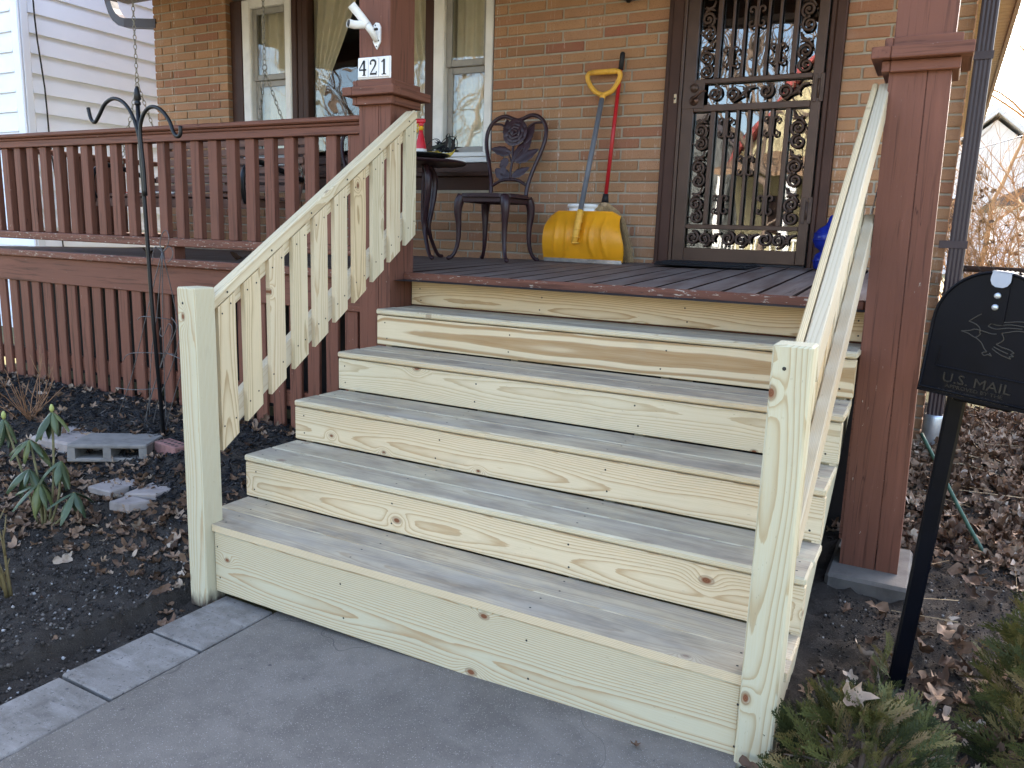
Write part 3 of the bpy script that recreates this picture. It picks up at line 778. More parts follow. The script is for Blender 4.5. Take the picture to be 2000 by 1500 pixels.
# ---- security door
dr = thing('security_door', (1.25, 2.98, 1.19), 'dark bronze security door with bars and cast scrollwork over glass', 'door')
YD = 2.962
for a, b, y0 in ((.738,.768,2.975), (.769,.838,2.958), (1.662,1.690,2.965), (1.691,1.743,2.958)): board('door_frame', (a, y0, 1.155), (b, 3.2, 3.265), DKBR, dr, 'z', .005)
board('door_frame', (.839, 2.96, 3.245), (1.661, 3.2, 3.265), DKBR, dr, 'xf', .004)
board('jamb_strip', (.839, 2.950, 1.195), (.858, 2.975, 3.24), BRONZE, dr, 'z', .003)
board('threshold', (.739, 2.93, 1.158), (1.742, 3.1, 1.196), BROWN_W, dr, 'xf', .006)
board('door_sweep', (.862, 2.960, 1.197), (1.652, 2.99, 1.213), RUBBER, dr, 'xf', .003)
def flat(x0, x1, z0, z1, name, d=.030, y=YD): return board(name, (x0, y, z0), (x1, y+d, z1), BRONZE, dr, 'z' if z1-z0 > x1-x0 else 'xf', .003)
flat(.860, .932, 1.214, 3.235, 'stile'); flat(1.597, 1.652, 1.214, 3.235, 'stile')
for z0, z1 in ((1.214,1.294), (1.410,1.436), (2.096,2.134), (2.254,2.281), (3.16,3.235)): flat(.933, 1.596, z0, z1, 'rail')
for x0 in (1.038, 1.468):
    flat(x0, x0+.027, 1.437, 2.095, 'divider', .026); flat(x0, x0+.027, 2.282, 3.159, 'divider', .026)
BX = (1.131, 1.197, 1.263, 1.329, 1.395)
for x in BX:
    for z0, z1 in ((1.437,2.0955), (2.2815,3.1595)):
        board('bar', (x-.0075, YD+.004, z0), (x+.0075, YD+.019, z1), BRONZE, dr, 'z', .002)
def spiral(cx, cz, r, turns, a0, sg, y=YD+.012, n=26):
    P = []
    for i in range(n+1):
        t = i/n; rr = r*(1-.80*t); a = a0 + sg*turns*2*math.pi*t
        P.append((cx+rr*math.cos(a), y, cz+rr*math.sin(a)))
    return P
def vine(cx, z0, z1, horiz=False, flip=1):
    """cast vine: pairs of spirals joined by leafy S stems; cx is the mid line"""
    T = (lambda u, v: (u, v)) if not horiz else (lambda u, v: (v, u))
    L = z1-z0; period = .245; m = max(1, round(L/period)); pd = L/m
    for k in range(m):
        base = z0+pd*k; mb = MB()
        for j, f in enumerate((.17, .52)):
            c = T(cx+.004*(-1)**j, base+pd*f)
            mb.tube(spiral(c[0], c[1], .042, 1.6, math.pi/2 + math.pi*j, flip*(1 if j else -1)), [.0080]*20+[.0068]*6+[.009], 6)
            # rosette in the eye
            mb.lathe([(.001,-.006),(.009,-.003),(.006,.004),(.001,.006)], 8, M=Matrix.Translation((c[0], YD+.008, c[1])) @ Matrix.Rotation(math.pi/2, 4, 'X'))
        a = T(cx-.034*flip, base+pd*.60); b = T(cx-.008*flip, base+pd*.76); c = T(cx+.026*flip, base+pd*.84); d = T(cx+.034*flip, base+pd*.98)
        mb.tube([(a[0],YD+.011,a[1]), (b[0],YD+.008,b[1]), (c[0],YD+.009,c[1]), (d[0],YD+.011,d[1])], [.006,.0085,.0085,.006], 6)
        for (e, f, g) in (((-.03),.80,.028), (.036,.72,.03), (.0,.70,.02)):
            p = T(cx+e*flip, base+pd*f); q = T(cx, base+pd*.79)
            mb.tube([(q[0],YD+.009,q[1]), ((p[0]+q[0])/2,YD+.004,(p[1]+q[1])/2), (p[0],YD+.011,p[1])], [.006,.009,.002], 5)
        for s_ in (-1, 1):       # studs that tie the vine to the frame
            p = T(cx+.048*s_, base+pd*(.17 if s_ < 0 else .52)); q = T(cx+.036*s_, base+pd*(.17 if s_ < 0 else .52))
            mb.tube([(q[0],YD+.012,q[1]), (p[0],YD+.012,p[1])], .006, 5)
        mb.build('scrollwork', SCROLL, dr)
for cx, fl in ((.985, 1), (1.546, -1)):
    vine(cx, 1.445, 2.09, False, fl); vine(cx, 2.288, 3.15, False, fl)
vine(2.194, 1.0, 1.592, True); vine(1.352, .94, 1.592, True)
def cee(x, z):
    mb = MB()
    for s_ in (-1, 1):
        P = []
        for i in range(12): a = math.radians(-95+290*i/11); rr = .0125+.006*i/11; P.append((x+s_*(.027+rr*math.cos(a)), YD+.006, z+.037+rr*math.sin(a)))
        P.append((x+s_*.0095, YD+.006, z+.014)); Q = [(p[0], p[1], 2*z-p[2]) for p in P][::-1]
        mb.tube(P+[(x+s_*.0085, YD+.006, z)]+Q, .0062, 6)
    mb.build('scroll_cluster', SCROLL, dr)
for bi, z in ((0,2.395),(4,2.395),(2,2.605),(0,2.84),(4,2.84),(2,3.02),(0,2.0),(4,2.0),(2,1.78),(0,1.555),(4,1.555)): cee(BX[bi], z)
MB().box((.925, YD+.040, 1.28), (1.605, YD+.044, 3.17)).build('glass_pane', GLASS_D, dr)
MB().box((.84, 3.10, 1.2), (1.66, 3.14, 3.2)).build('inner_door', plain('inner_door_paint', (.035,.033,.032), .5), dr)
board('lock_plate', (.861, YD-.004, 2.115), (.992, YD-.0005, 2.265), BRONZE, dr, 'xf', .003)
RX = Matrix.Rotation(math.pi/2, 4, 'X')
MB().lathe([(.026,0),(.026,.008),(.021,.012),(.017,.012),(.016,.017),(.009,.018)], 20, M=Matrix.Translation((.930,YD-.004,2.232)) @ RX).build('deadbolt', BRONZE, dr)
hd = MB(); hd.lathe([(.028,0),(.028,.006),(.022,.010),(.012,.012),(.010,.03)], 20, M=Matrix.Translation((.933,YD-.004,2.160)) @ RX)
hd.tube([(.933,YD-.04,2.160),(.955,YD-.045,2.178),(.985,YD-.045,2.202),(1.004,YD-.043,2.208),(1.012,YD-.04,2.200)], [.009,.008,.007,.006,.005], 8)
hd.build('lever_handle', plain('antique_bronze', (.10,.055,.04), .35, .7, .4, 60), dr)
for z in (2.195, 1.525, 2.98):
    hb = MB(); hb.cbox((1.606,YD-.006,z-.075), (1.628,YD-.001,z+.075), .008); hb.cbox((1.640,YD-.006,z-.072), (1.662,YD-.001,z+.078), .008); hb.tube([(1.634,YD-.006,z-.05),(1.634,YD-.006,z+.05)], .006, 8)
    hb.build('hinge', SCROLL, dr)
board('doorbell', (.808, 2.949, 2.150), (.826, 2.957, 2.205), plain('bell_brass', (.42,.33,.22), .4, .3), dr, 'z', .007)
MB().lathe([(.006,0),(.006,.003),(.003,.004)], 12, M=Matrix.Translation((.817,2.949,2.177)) @ RX).build('bell_button', BLACK, dr)

# ---- downspouts
ds = thing('downspout', (2.41, 2.95, .1), 'brown ribbed downspout with a grey steel boot at the brick corner', 'downspout')
prof = []
for i in range(9): prof.append((-.038+.0095*i, -.024-(.004 if i % 2 else 0)))
for i in range(5): prof.append((.040, -.018+.010*i))
for i in range(9): prof.append((.038-.0095*i, .027))
for i in range(5): prof.append((-.040, .022-.010*i))
MB().prism(prof, 0, 2.86, Matrix.Translation((2.413, 2.945, .36))).build('pipe', DSPOUT, ds)
for z in (1.36, 2.30): board('strap', (2.325, 2.912, z-.02), (2.458, 2.916, z+.02), DSPOUT, ds, 'xf', .001)
MB().lathe([(.050,0),(.050,.27),(.047,.285),(.044,.285)], 20, c=(2.413,2.945,.155)).build('boot', GALV, ds)
MB().lathe([(.066,0),(.07,.02),(.066,.05),(.06,.052)], 16, c=(2.413,2.945,.105)).build('clay_collar', REDBRICK, ds)
el = thing('downspout', (-4.2, 3.0, 3.0), 'dark brown curved downspout elbow reaching the brick pier from the porch eave', 'downspout')
P = [(-4.46,2.97,3.60),(-4.46,2.97,3.34)]+[(-4.46+.24*(1-math.cos(a)), 2.98, 3.34-.27*math.sin(a)) for a in (.3,.6,.9,1.2,1.45)]+[(-3.90,3.03,3.045)]
MB().tube(P, .052, 4).build('pipe', DSPOUT, el)

# ------------------------------------------------------------------ neighbouring white house
nh = thing('white_house', (-5.65, 2.85, .1), 'white vinyl sided house beyond the swing end of the porch', 'house')
for k in range(24):
    z0 = .336+.1847*k-.1847*0
    me_ = 'siding_plank'
    pl = [(0,0),(.030,0),(.006,.1835),(0,.1835)]
    MB().prism(pl, 0, 12, Matrix(((1,0,0,-5.655),(0,0,1,2.93),(0,1,0,z0),(0,0,0,1)))).build(me_, VINYL, nh)
    MB().prism([(-a, b) for a, b in pl][::-1], 0, 6, Matrix(((0,0,1,-11.75),(1,0,0,2.855),(0,1,0,z0),(0,0,0,1)))).build(me_, VINYL, nh)
board('corner_trim', (-5.75, 2.825, .2), (-5.628, 2.853, 4.8), VINYL, nh, 'z', .01); board('corner_trim', (-5.656, 2.854, .2), (-5.626, 2.93, 4.8), VINYL, nh, 'zs', .008)
MB().box((-11.7, 2.86, .0), (-5.66, 14.9, 4.8)).build('wall', VINYL, nh)
MB().prism([(-12.2,4.7),(-5.2,4.7),(-8.7,7.6)], 2.4, 15.2, Matrix(((1,0,0,0),(0,0,1,0),(0,1,0,0),(0,0,0,1)))).build('roof', SHING, nh)
cb = [(-5.60, 2.93+.02*i+.012*math.sin(i*1.7), 4.5-.42*i) for i in range(9)]
tag(MB().tube([(-5.600, 2.945+.012*i+.008*math.sin(i*1.3), 3.9-.215*i) for i in range(17)], .0085, 6).build('cable', BLACK), 'black cable hanging down the corner of the white sided house', 'cable')

# ------------------------------------------------------------------ things on the porch
def smooth(path, n=4, closed=False):
    P = [Vector(p) for p in path]; out = []; m = len(P)
    for i in range(m if closed else m-1):
        a, b, c, d = (P[(i+k) % m] if closed else P[min(max(i+k, 0), m-1)] for k in (-1, 0, 1, 2))
        for j in range(n):
            t = j/n; out.append(.5*((2*b)+(c-a)*t+(2*a-5*b+4*c-d)*t*t+(3*b-a-3*c+d)*t**3))
    if not closed: out.append(P[-1])
    return out
def leaf_mesh(L, wd, bend=.15, veins=True, n=9):
    """leaf along +X in the XY plane, mid rib sunk, serrated"""
    P = []
    for i in range(n):
        t = i/(n-1); w_ = wd*math.sin(math.pi*min(1, t*.96+.03))**.8*(1.1-.45*t) * (1+(.10 if i % 2 else -.06))
        z = -bend*L*t*t
        P.append([(L*t, -w_/2, z+.010*L), (L*t, -w_/4, z+.030*L*(1 if i % 2 else .5)), (L*t, 0, z), (L*t, w_/4, z+.030*L*(1 if i % 2 else .5)), (L*t, w_/2, z+.010*L)])
    return P
def zdeck(x, y): return ZD + (deck_back(x)-ZD)*(y-1.24)/1.76
def rose_chair(x, y, rz, label):
    W0 = Matrix.Translation((x, y, zdeck(x, y))) @ Matrix.Rotation(rz, 4, 'Z')
    t = thing('bistro_chair', (x, y, zdeck(x, y)), label, 'chair', 'rose backed cast bistro chairs'); 
    SZ = .415
    def part(mb, name): mb.build(name, IRON, t, W0)
    # seat with pierced slots
    st_ = MB(); prof = []
    for i in range(24):
        a = 2*math.pi*i/24; rx = .205*(abs(math.cos(a))**.6)*(1 if math.cos(a) > 0 else -1); ry = .20*(abs(math.sin(a))**.6)*(1 if math.sin(a) > 0 else -1)
        prof.append((rx, ry))
    st_.prism(prof, SZ-.018, SZ-.004); st_.prism([(a*.93, b*.93) for a, b in prof], SZ-.004, SZ+.006); part(st_, 'seat')
    half = [(.135,.40),(.135,.47),(.148,.54),(.172,.62),(.203,.71),(.219,.78),(.217,.85),(.188,.905),(.14,.937),(.09,.943),(.04,.925),(0,.914)]
    def bk(u, z): return (u, .165+.11*max(0, z-.42)/.5, z)
    path = [bk(-u, z) for u, z in half] + [bk(u, z) for u, z in half[::-1][1:]]
    fr_ = MB(); fr_.tube(smooth(path, 3), .0135, 8); part(fr_, 'back_frame')
    mb = MB(); mb.tube(smooth([bk(-.135,.485), bk(-.07,.52), bk(0,.53), bk(.07,.52), bk(.135,.485)], 3), .010, 6)
    mb.tube(smooth([bk(-.19,.895), bk(-.12,.89), bk(-.075,.855), bk(-.055,.82)], 3), .0075, 6); mb.tube(smooth([bk(.19,.895), bk(.12,.89), bk(.075,.855), bk(.055,.82)], 3), .0075, 6); part(mb, 'back_rail')
    sm_ = MB(); sm_.tube(smooth([bk(0,.53), bk(-.004,.60), bk(.0,.66), bk(-.01,.73), bk(-.005,.79)], 3), .008, 6); sm_.tube(smooth([bk(0,.63), bk(-.03,.685), bk(-.055,.705)], 3), .006, 5)
    sm_.tube(smooth([bk(0,.64), bk(.04,.70), bk(.07,.74)], 3), .006, 5); part(sm_, 'rose_stem')
    # rose: rings of cupped petals
    ro = MB(); cz = .835
    for ring, (rr, n_, sz) in enumerate(((.060,8,.048), (.043,7,.040), (.027,5,.031), (.011,3,.021))):
        for i in range(n_):
            a = 2*math.pi*(i+.5*ring)/n_; P = []
            for j in range(4):
                v = j/3; row = []
                for k in range(5):
                    h = (k/4-.5)*2
                    u = rr*math.cos(a)+sz*(h*-math.sin(a)*.9 + (v-.4)*math.cos(a)*(1-.3*h*h)); w_ = rr*math.sin(a)+sz*(h*math.cos(a)*.9 + (v-.4)*math.sin(a)*(1-.3*h*h))
                    q = bk(u, cz+w_); row.append((q[0], q[1]-.012-.007*ring-.010*math.sin(v*2.4)*(1-.4*h*h), q[2]))
                P.append(row)
            ro.grid(P)
    ro.lathe([(.002,-.004),(.072,-.002),(.07,.01),(.02,.016)], 16, M=Matrix.Translation(Vector(bk(0, cz))+Vector((0,.004,0))) @ RX); part(ro, 'rose')
    for u, z, an, L, wd in ((-.055,.80,105,.115,.055), (.075,.76,72,.13,.055), (-.015,.70,168,.15,.05), (.005,.64,62,.15,.055), (.03,.64,30,.15,.055), (-.03,.66,215,.07,.05), (-.055,.625,255,.09,.045), (-.12,.60,-40,.11,.05), (.01,.545,28,.12,.045), (-.005,.545,150,.10,.045), (.08,.70,75,.11,.04)):
        lm = MB(); a = math.radians(an); Pm = leaf_mesh(L*1.14, wd*1.4, .08)
        lm.grid([[(lambda q: (q[0], q[1]-p[2]-.002, q[2]))(bk(u+p[0]*math.cos(a)-p[1]*math.sin(a), z+p[0]*math.sin(a)+p[1]*math.cos(a))) for p in row] for row in Pm])
        part(lm, 'leaf')
    for sx in (-1, 1):
        for sy in (-1, 1):
            lg = MB(); o = .125
            dx, dy = sx*.7071, sy*.7071
            kp = [(.175,SZ-.01,.030),(.190,SZ-.05,.031),(.196,SZ-.11,.025),(.190,.22,.018),(.192,.12,.0145),(.208,.05,.012),(.230,.018,.013),(.244,.016,.016),(.250,.020,.006)]
            P = [(sx*r_*.98*.9, sy*r_*.92*.95, z_) for r_, z_, _ in kp]
            sp_ = smooth(P, 3); rr = []
            for i in range(len(sp_)): 
                f = i/3; j = min(int(f), len(kp)-2); rr.append(kp[j][2]+(kp[j+1][2]-kp[j][2])*(f-j))
            lg.tube(sp_, rr, 8); part(lg, 'leg')
    ap = MB()
    for s_ in (-1, 1): ap.cbox((-.15, s_*.165-.008, SZ-.05), (.15, s_*.165+.008, SZ-.018), .004); ap.cbox((s_*.165-.008, -.15, SZ-.05), (s_*.165+.008, .15, SZ-.018), .004)
    part(ap, 'apron')
    return t
rose_chair(-.215, 2.60, 0.0, 'plum black cast metal chair with a rose back beside the yellow snow shovel')
rose_chair(-1.36, 2.60, .25, 'plum black cast metal chair mostly hidden behind the porch railing by the post')
tx, ty = -.815, 2.62; tz = zdeck(tx, ty)
tb = thing('bistro_table', (tx, ty, tz), 'round dark cast metal bistro table holding a red spray bottle', 'table')
TT = 1.806
MB().lathe([(.02,-.028),(.24,-.026),(.300,-.020),(.312,-.010),(.308,-.002),(.295,0),(.02,0)], 40, c=(tx,ty,TT)).build('table_top', IRON, tb)
for an in (-35, 85, 205):
    a = math.radians(an); lg = MB(); h = TT-tz
    kp = [(.06,h-.03,.020),(.12,h-.05,.022),(.155,h-.13,.022),(.13,h-.30,.018),(.095,h-.42,.016),(.12,.14,.014),(.19,.035,.013),(.235,.014,.015),(.25,.018,.006)]
    sp_ = smooth([(tx+r_*math.cos(a), ty+r_*math.sin(a), tz+z_) for r_, z_, _ in kp], 3)
    rr = [kp[min(i//3, len(kp)-1)][2] for i in range(len(sp_))]; lg.tube(sp_, rr, 8)
    lg.tube(smooth([(tx+.07*math.cos(a), ty+.07*math.sin(a), tz+h-.05), (tx+.05*math.cos(a), ty+.05*math.sin(a), tz+.3), (tx+.10*math.cos(a), ty+.10*math.sin(a), tz+.17)], 4), .012, 6)
    lg.build('leg', IRON, tb)
# spray bottle
bx, by = -.728, 2.50
sb = thing('spray_bottle', (bx, by, TT), 'red plastic spray bottle with a yellow collar on the bistro table', 'bottle')
MB().lathe([(.034,0),(.038,.006),(.038,.05),(.034,.085),(.022,.135),(.014,.165),(.013,.180)], 18, c=(bx,by,TT)).build('body', REDP, sb)
MB().lathe([(.039,.012),(.0392,.014),(.0392,.06),(.039,.062)], 18, c=(bx,by,TT)).build('paper_label', WHITE, sb)
MB().lathe([(.0165,.180),(.0165,.203),(.014,.205)], 16, c=(bx,by,TT)).build('collar', plain('yellow_cap', (.75,.42,.02), .4), sb)
hm = MB(); hm.cbox((bx-.045,by-.013,TT+.222), (bx+.032,by+.013,TT+.252), .009); hm.cbox((bx-.012,by-.011,TT+.205), (bx+.016,by+.011,TT+.226), .004); hm.build('spray_head', REDP, sb)
MB().tube(smooth([(bx-.020,by,TT+.222),(bx-.034,by,TT+.195),(bx-.030,by,TT+.168)], 3), .006, 6).build('trigger', plain('yellow_trigger', (.72,.45,.05), .4), sb)
tr = thing('tray', (-.69, 2.47, TT), 'black oval tray lying on the bistro table under the spray bottle', 'tray')
MB().lathe([(.10,.0),(.145,.004),(.165,.020),(.172,.024),(.165,.014),(.12,.008)], 28, c=(-.69,2.47,TT+.002)).build('dish', BLACK, tr)
og = thing('wire_ornament', (-.64, 2.62, TT), 'wire garden ornament of black loops and yellow crescents on the bistro table', 'ornament')
YC = plain('ochre_enamel', (.45,.32,.03), .4)
for cx, s_ in ((-.70, .9), (-.58, 1.1)):
    mb = MB(); mb.tube([(cx+.062*s_*math.cos(a), 2.60+.03*math.sin(a), TT+.085+.062*s_*math.sin(a)) for a in [2*math.pi*i/18 for i in range(18)]], .0028, 5, True)
    mb.tube([(cx+.058*s_*math.cos(a), 2.62+.05*math.sin(a), TT+.06) for a in [2*math.pi*i/16 for i in range(16)]], .0028, 5, True); mb.build('loop', BLACK, og)
    Pc = []
    for i in range(11):
        a = math.pi*(1.08+.84*i/10); w_ = .030*math.sin(math.pi*i/10)+.003
        Pc.append([(cx+.070*s_*math.cos(a), 2.57, TT+.085+.070*s_*math.sin(a)), (cx+(.070*s_-w_)*math.cos(a), 2.575, TT+.085+(.070*s_-w_)*math.sin(a))])
    MB().grid(Pc).build('crescent', YC, og)
for i in range(16):
    a = math.radians(random.uniform(25,155)); cx = -.73+.20*random.random(); yo = random.uniform(-.06,.08); L_ = random.uniform(.09,.16); P1 = []
    for j in range(6):
        t_ = j/5; wd_ = .011*math.sin(math.pi*min(1, t_+.08)); dx = L_*t_*math.cos(a)+.02*t_*t_*random.uniform(-1,1); dz = L_*t_*math.sin(a)-.03*t_*t_
        P1.append([(cx+dx-wd_*math.sin(a), 2.60+yo+.04*t_*yo*10, TT+.055+dz+wd_*math.cos(a)), (cx+dx+wd_*math.sin(a), 2.605+yo+.04*t_*yo*10, TT+.055+dz-wd_*math.cos(a))])
    MB().grid(P1).build('blade', BLACK if i % 4 else plain('grey_green_blade', (.05,.06,.05), .5), og)

# snow shovel
sx, sy = .345, 2.715; sz0 = zdeck(sx, sy)+.002
sv = thing('snow_shovel', (sx, sy, sz0), 'yellow plastic snow shovel with a grey shaft leaning on the brick wall', 'shovel')
def blade(u, v):
    """u -1..1 across, v 0..1 up"""
    hw = .268 - .012*v - .040*max(0, v-.72)**1.3*2
    x_ = sx - .005 + u*hw + (.018*math.sin(v*5.5) if u > 0 else 0)*u*u
    curve = .055*math.sin(math.pi*v*.92) ; side = .030*(u*u)**2
    rib = 0
    for c_ in (-.72,-.42,.38,.68):
        cc = c_ + .10*math.sin(math.pi*v)*(1 if c_ < 0 else -1); d_ = abs(u-cc)
        rib += .014*math.exp(-(d_/.045)**2)*math.sin(math.pi*min(1, max(0, (v-.05)/.85)))**.5
    cen = -.016*math.exp(-(u/.085)**4)*math.exp(-((v-.62)/.25)**2)*-1
    top = .305*(v - .10*max(0, abs(u)-.78)/.22*max(0, v-.6)*2.2)
    return (x_, sy + .02 - curve + side*.9 - rib + cen + .05*v*v, sz0 + .012 + top)
NU, NV = 64, 24
front = [[blade(-1+2*i/NU, j/NV) for i in range(NU+1)] for j in range(NV+1)]
back = [[(p[0], p[1]+.005, p[2]) for p in row] for row in front]
mb = MB(); mb.grid(front); mb.grid([r_[::-1] for r_ in back])
rim = front[0] + [front[j][NU] for j in range(1, NV+1)] + front[NV][::-1][1:] + [front[j][0] for j in range(NV-1, 0, -1)]
mb.tube([(p[0], p[1]+.0025, p[2]) for p in rim], .0045, 6, True); mb.build('blade', YELLOW, sv)
wr = MB(); wr.grid([[(front[0][i][0], front[0][i][1]-.006, sz0+z_) for i in range(NU+1)] for z_ in (0, .024)]); wr.grid([[(front[0][i][0], front[0][i][1]+.006, sz0+z_) for i in range(NU, -1, -1)] for z_ in (0, .024)]); wr.build('wear_strip', STEEL, sv)
sk = MB(); sk.tube([(.322,2.668,1.30),(.327,2.678,1.36),(.334,2.705,1.47),(.336,2.714,1.50)], [.017,.021,.022,.020], 10)
for z_ in (1.30,1.335,1.385,1.43,1.475): sk.lathe([(.018,-.004),(.025,-.003),(.025,.003),(.018,.004)], 12, c=(.331+.03*(z_-1.36), 2.679+.24*(z_-1.36), z_))
sk.build('socket', YELLOW_G, sv)
MB().tube([(.335,2.710,1.49),(.357,2.915,2.195)], .0165, 14).build('shaft', GREYTUBE, sv)
gp = MB(); gy = 2.935
gp.tube(smooth([(.357,2.918,2.185),(.357,2.922,2.215),(.31,gy,2.235),(.268,gy,2.275),(.243,gy,2.325),(.252,gy,2.352),(.285,gy,2.357)], 3), .0155, 8); gp.tube(smooth([(.357,2.918,2.185),(.357,2.922,2.215),(.405,gy,2.235),(.44,gy,2.275),(.462,gy,2.325),(.452,gy,2.352),(.42,gy,2.357)], 3), .0155, 8); gp.tube([(.27,gy,2.357),(.435,gy,2.357)], .0175, 10)
gp.lathe([(.006,0),(.006,.004)], 8, M=Matrix.Translation((.357,2.902,2.218)) @ RX); gp.build('handle_grip', YELLOW_G, sv)
# broom
br_ = thing('broom', (.5, 2.86, sz0), 'straw broom with a red handle standing behind the snow shovel', 'broom')
MB().tube([(.430,2.882,1.60),(.455,2.955,2.365)], .0125, 10).build('handle', RED, br_)
MB().tube([(.455,2.955,2.365),(.459,2.966,2.465),(.459,2.967,2.472)], [.0155,.0155,.010], 10).build('grip', RUBBER, br_)
MB().tube([(.428,2.880,1.555),(.430,2.882,1.61)], [.024,.017], 12).build('collar', RUBBER, br_)
MB().lathe([(.026,1.528),(.029,1.535),(.029,1.546),(.025,1.556)], 14, c=(.428,2.879,0)).build('binding', plain('broom_binding', (.35,.25,.15), .7, 0, .4, 80), br_)
bm = MB()
for i in range(420):
    u = random.uniform(-1, 1); v = random.uniform(-1, 1)*.7
    p0 = (.428+.024*u, 2.879+.02*v, 1.55); p1 = (.43+.125*u+.012, 2.862+.05*v, 1.445+random.uniform(-.01,.01)); zb = zdeck(.5, 2.86)+.002
    p2 = (.47+.175*u+random.uniform(-.012,.012), 2.862+.06*v, zb+random.uniform(0,.03))
    bm.tube(smooth([p0, p1, p2], 3), [.0016,.0017,.0017,.0017,.0016,.0015,.0013][:7], 3, caps=False)
tag(bm.build('bristles', STRAW, br_, rnd=True), kind='stuff')
# bucket
bu = thing('bucket', (.30, 2.86, sz0), 'white plastic bucket hidden behind the snow shovel', 'bucket')
MB().lathe([(.082,0),(.085,.01),(.096,.31),(.104,.312),(.104,.322),(.098,.326),(.099,.342),(.107,.345),(.108,.360),(.104,.366),(.096,.366),(.092,.34),(.08,.02),(.01,.015)], 32, c=(.285,2.885,sz0)).build('pail', PVC, bu)
# doormat
dm = MB(); cz = zdeck(1.13, 2.8)
dmt = thing('doormat', (1.13, 2.78, cz), 'black ribbed rubber doormat in front of the security door', 'doormat')
Wd = Matrix.Translation((1.13, 2.775, cz+.012)) @ Matrix.Rotation(.018, 4, 'X') @ Matrix.Rotation(.006, 4, 'Y')
MB().cbox((-.27,-.165,-.008), (.27,.165,.004), .006).build('base', RUBBER, dmt, Wd)
for i in range(14): MB().cbox((-.262,-.155+.0228*i,.0042), (.262,-.155+.0228*i+.013,.012), .003).build('rib', RUBBER, dmt, Wd)
# blue jar
bj = thing('garden_jar', (1.79, 2.80, 1.2), 'cobalt blue glazed ceramic jar standing between the door and the stair railing', 'jar')
zj = zdeck(1.79, 2.8)
MB().lathe([(.05,0),(.072,.01),(.078,.05),(.070,.085),(.048,.10),(.046,.108),(.075,.125),(.088,.16),(.086,.195),(.065,.225),(.03,.245),(.02,.262),(.012,.29),(.004,.30)], 20, c=(1.795,2.80,zj)).build('body', BLUE, bj)
rg = MB()
for z_ in (.05,.11,.165,.20): rg.tube([(1.795+(.079 if z_ < .1 else .05 if z_ < .12 else .089 if z_ < .18 else .083)*math.cos(a), 2.80+(.079 if z_ < .1 else .05 if z_ < .12 else .089 if z_ < .18 else .083)*math.sin(a), zj+z_) for a in [2*math.pi*i/20 for i in range(20)]], .004, 5, True)
rg.build('raised_bands', BLUE, bj)
# hanging pot at the far end by the post
hp = thing('hanging_pot', (2.05, 2.62, 1.42), 'small blue pot on thin wires beside the post at the brick corner', 'pot')
MB().lathe([(.03,-.06),(.05,-.04),(.06,.0),(.064,.02),(.05,.02)], 16, c=(2.03,2.62,1.44)).build('body', BLUE, hp)
hw = MB()
for a in (0, 2.1, 4.2): hw.tube([(2.03+.06*math.cos(a), 2.62+.06*math.sin(a), 1.455), (2.03, 2.62, 1.72)], .0022, 4)
hw.tube([(2.03,2.62,1.72),(2.03,2.62,3.23)], .0022, 4); hw.build('hanger', BLACK, hp)
# wall lantern
wl = thing('wall_lantern', (.5, 2.9, 2.75), 'black wall lantern hanging on the brick wall above the broom', 'lantern')
MB().lathe([(.010,0),(.022,.012),(.05,.02),(.055,.035),(.06,.04),(.075,.24),(.085,.245),(.05,.32),(.01,.36)], 6, c=(.507,2.89,2.735)).build('cage', BLACK, wl)
MB().cbox((.48,2.96,2.80), (.535,2.999,3.0), .006).build('back_plate', BLACK, wl)
# house number and flag bracket
pq = thing('house_number', (-.095, 1.21, 2.03), 'white tile plaque reading 421 on the brown porch post', 'sign')
RX_ = Matrix.Rotation(.012, 4, 'Y')
WP = Matrix.Translation((-.097, 1.213, 2.083)) @ RX_
MB().cbox((-.096,.004,-.050), (.098,.011,.048), .003).build('backing', WHITE, pq, WP)
def stroke(mb, pts, wds):
    """flat pen stroke in XZ facing -Y"""
    P = [Vector((a, b)) for a, b in pts]; rows = []
    for i, p in enumerate(P):
        d_ = (P[min(i+1, len(P)-1)]-P[max(i-1, 0)]).normalized(); nrm_ = Vector((-d_.y, d_.x)); w_ = wds[i] if hasattr(wds, '__len__') else wds
        a, b = p+nrm_*w_/2, p-nrm_*w_/2; rows.append([(a.x, 0, a.y), (b.x, 0, b.y)])
    mb.grid(rows, False)
for i, ch in enumerate('421'):
    xo = -.062+.0625*i
    MB().cbox((xo-.030,-.001,-.043), (xo+.030,.0035,.041), .002).build('tile', WHITE, pq, WP)
    g = MB()
    if ch == '4': stroke(g, [(.008,.032),(-.020,-.006)], [.009,.005]); stroke(g, [(-.021,-.009),(.022,-.009)], .007); stroke(g, [(.009,.033),(.009,-.034)], .0105); stroke(g, [(-.001,-.033),(.019,-.033)], .004)
    if ch == '2':
        A = [(-.017,.014),(-.016,.024),(-.008,.031),(.004,.031),(.012,.025),(.013,.014),(.006,.001),(-.006,-.014),(-.016,-.028)]
        q = smooth([(a, b, 0) for a, b in A], 3); stroke(g, [(p.x, p.y) for p in q], [.004+.006*math.sin(math.pi*min(1,i_/len(q)*1.1)) for i_ in range(len(q))]); stroke(g, [(-.018,-.029),(.018,-.029)], .0085); stroke(g, [(.017,-.034),(.019,-.018)], .005)
        g.lathe([(.0045,-.0001),(.0045,.0001)], 10, M=Matrix.Translation((-.015,0,.016)) @ RX)
    if ch == '1': stroke(g, [(.001,.034),(.001,-.034)], .011); stroke(g, [(-.014,.021),(.001,.031)], .006); stroke(g, [(-.013,-.033),(.015,-.033)], .004)
    g.build('numeral', BLACK, pq, WP @ Matrix.Translation((xo, -.0025, 0)))
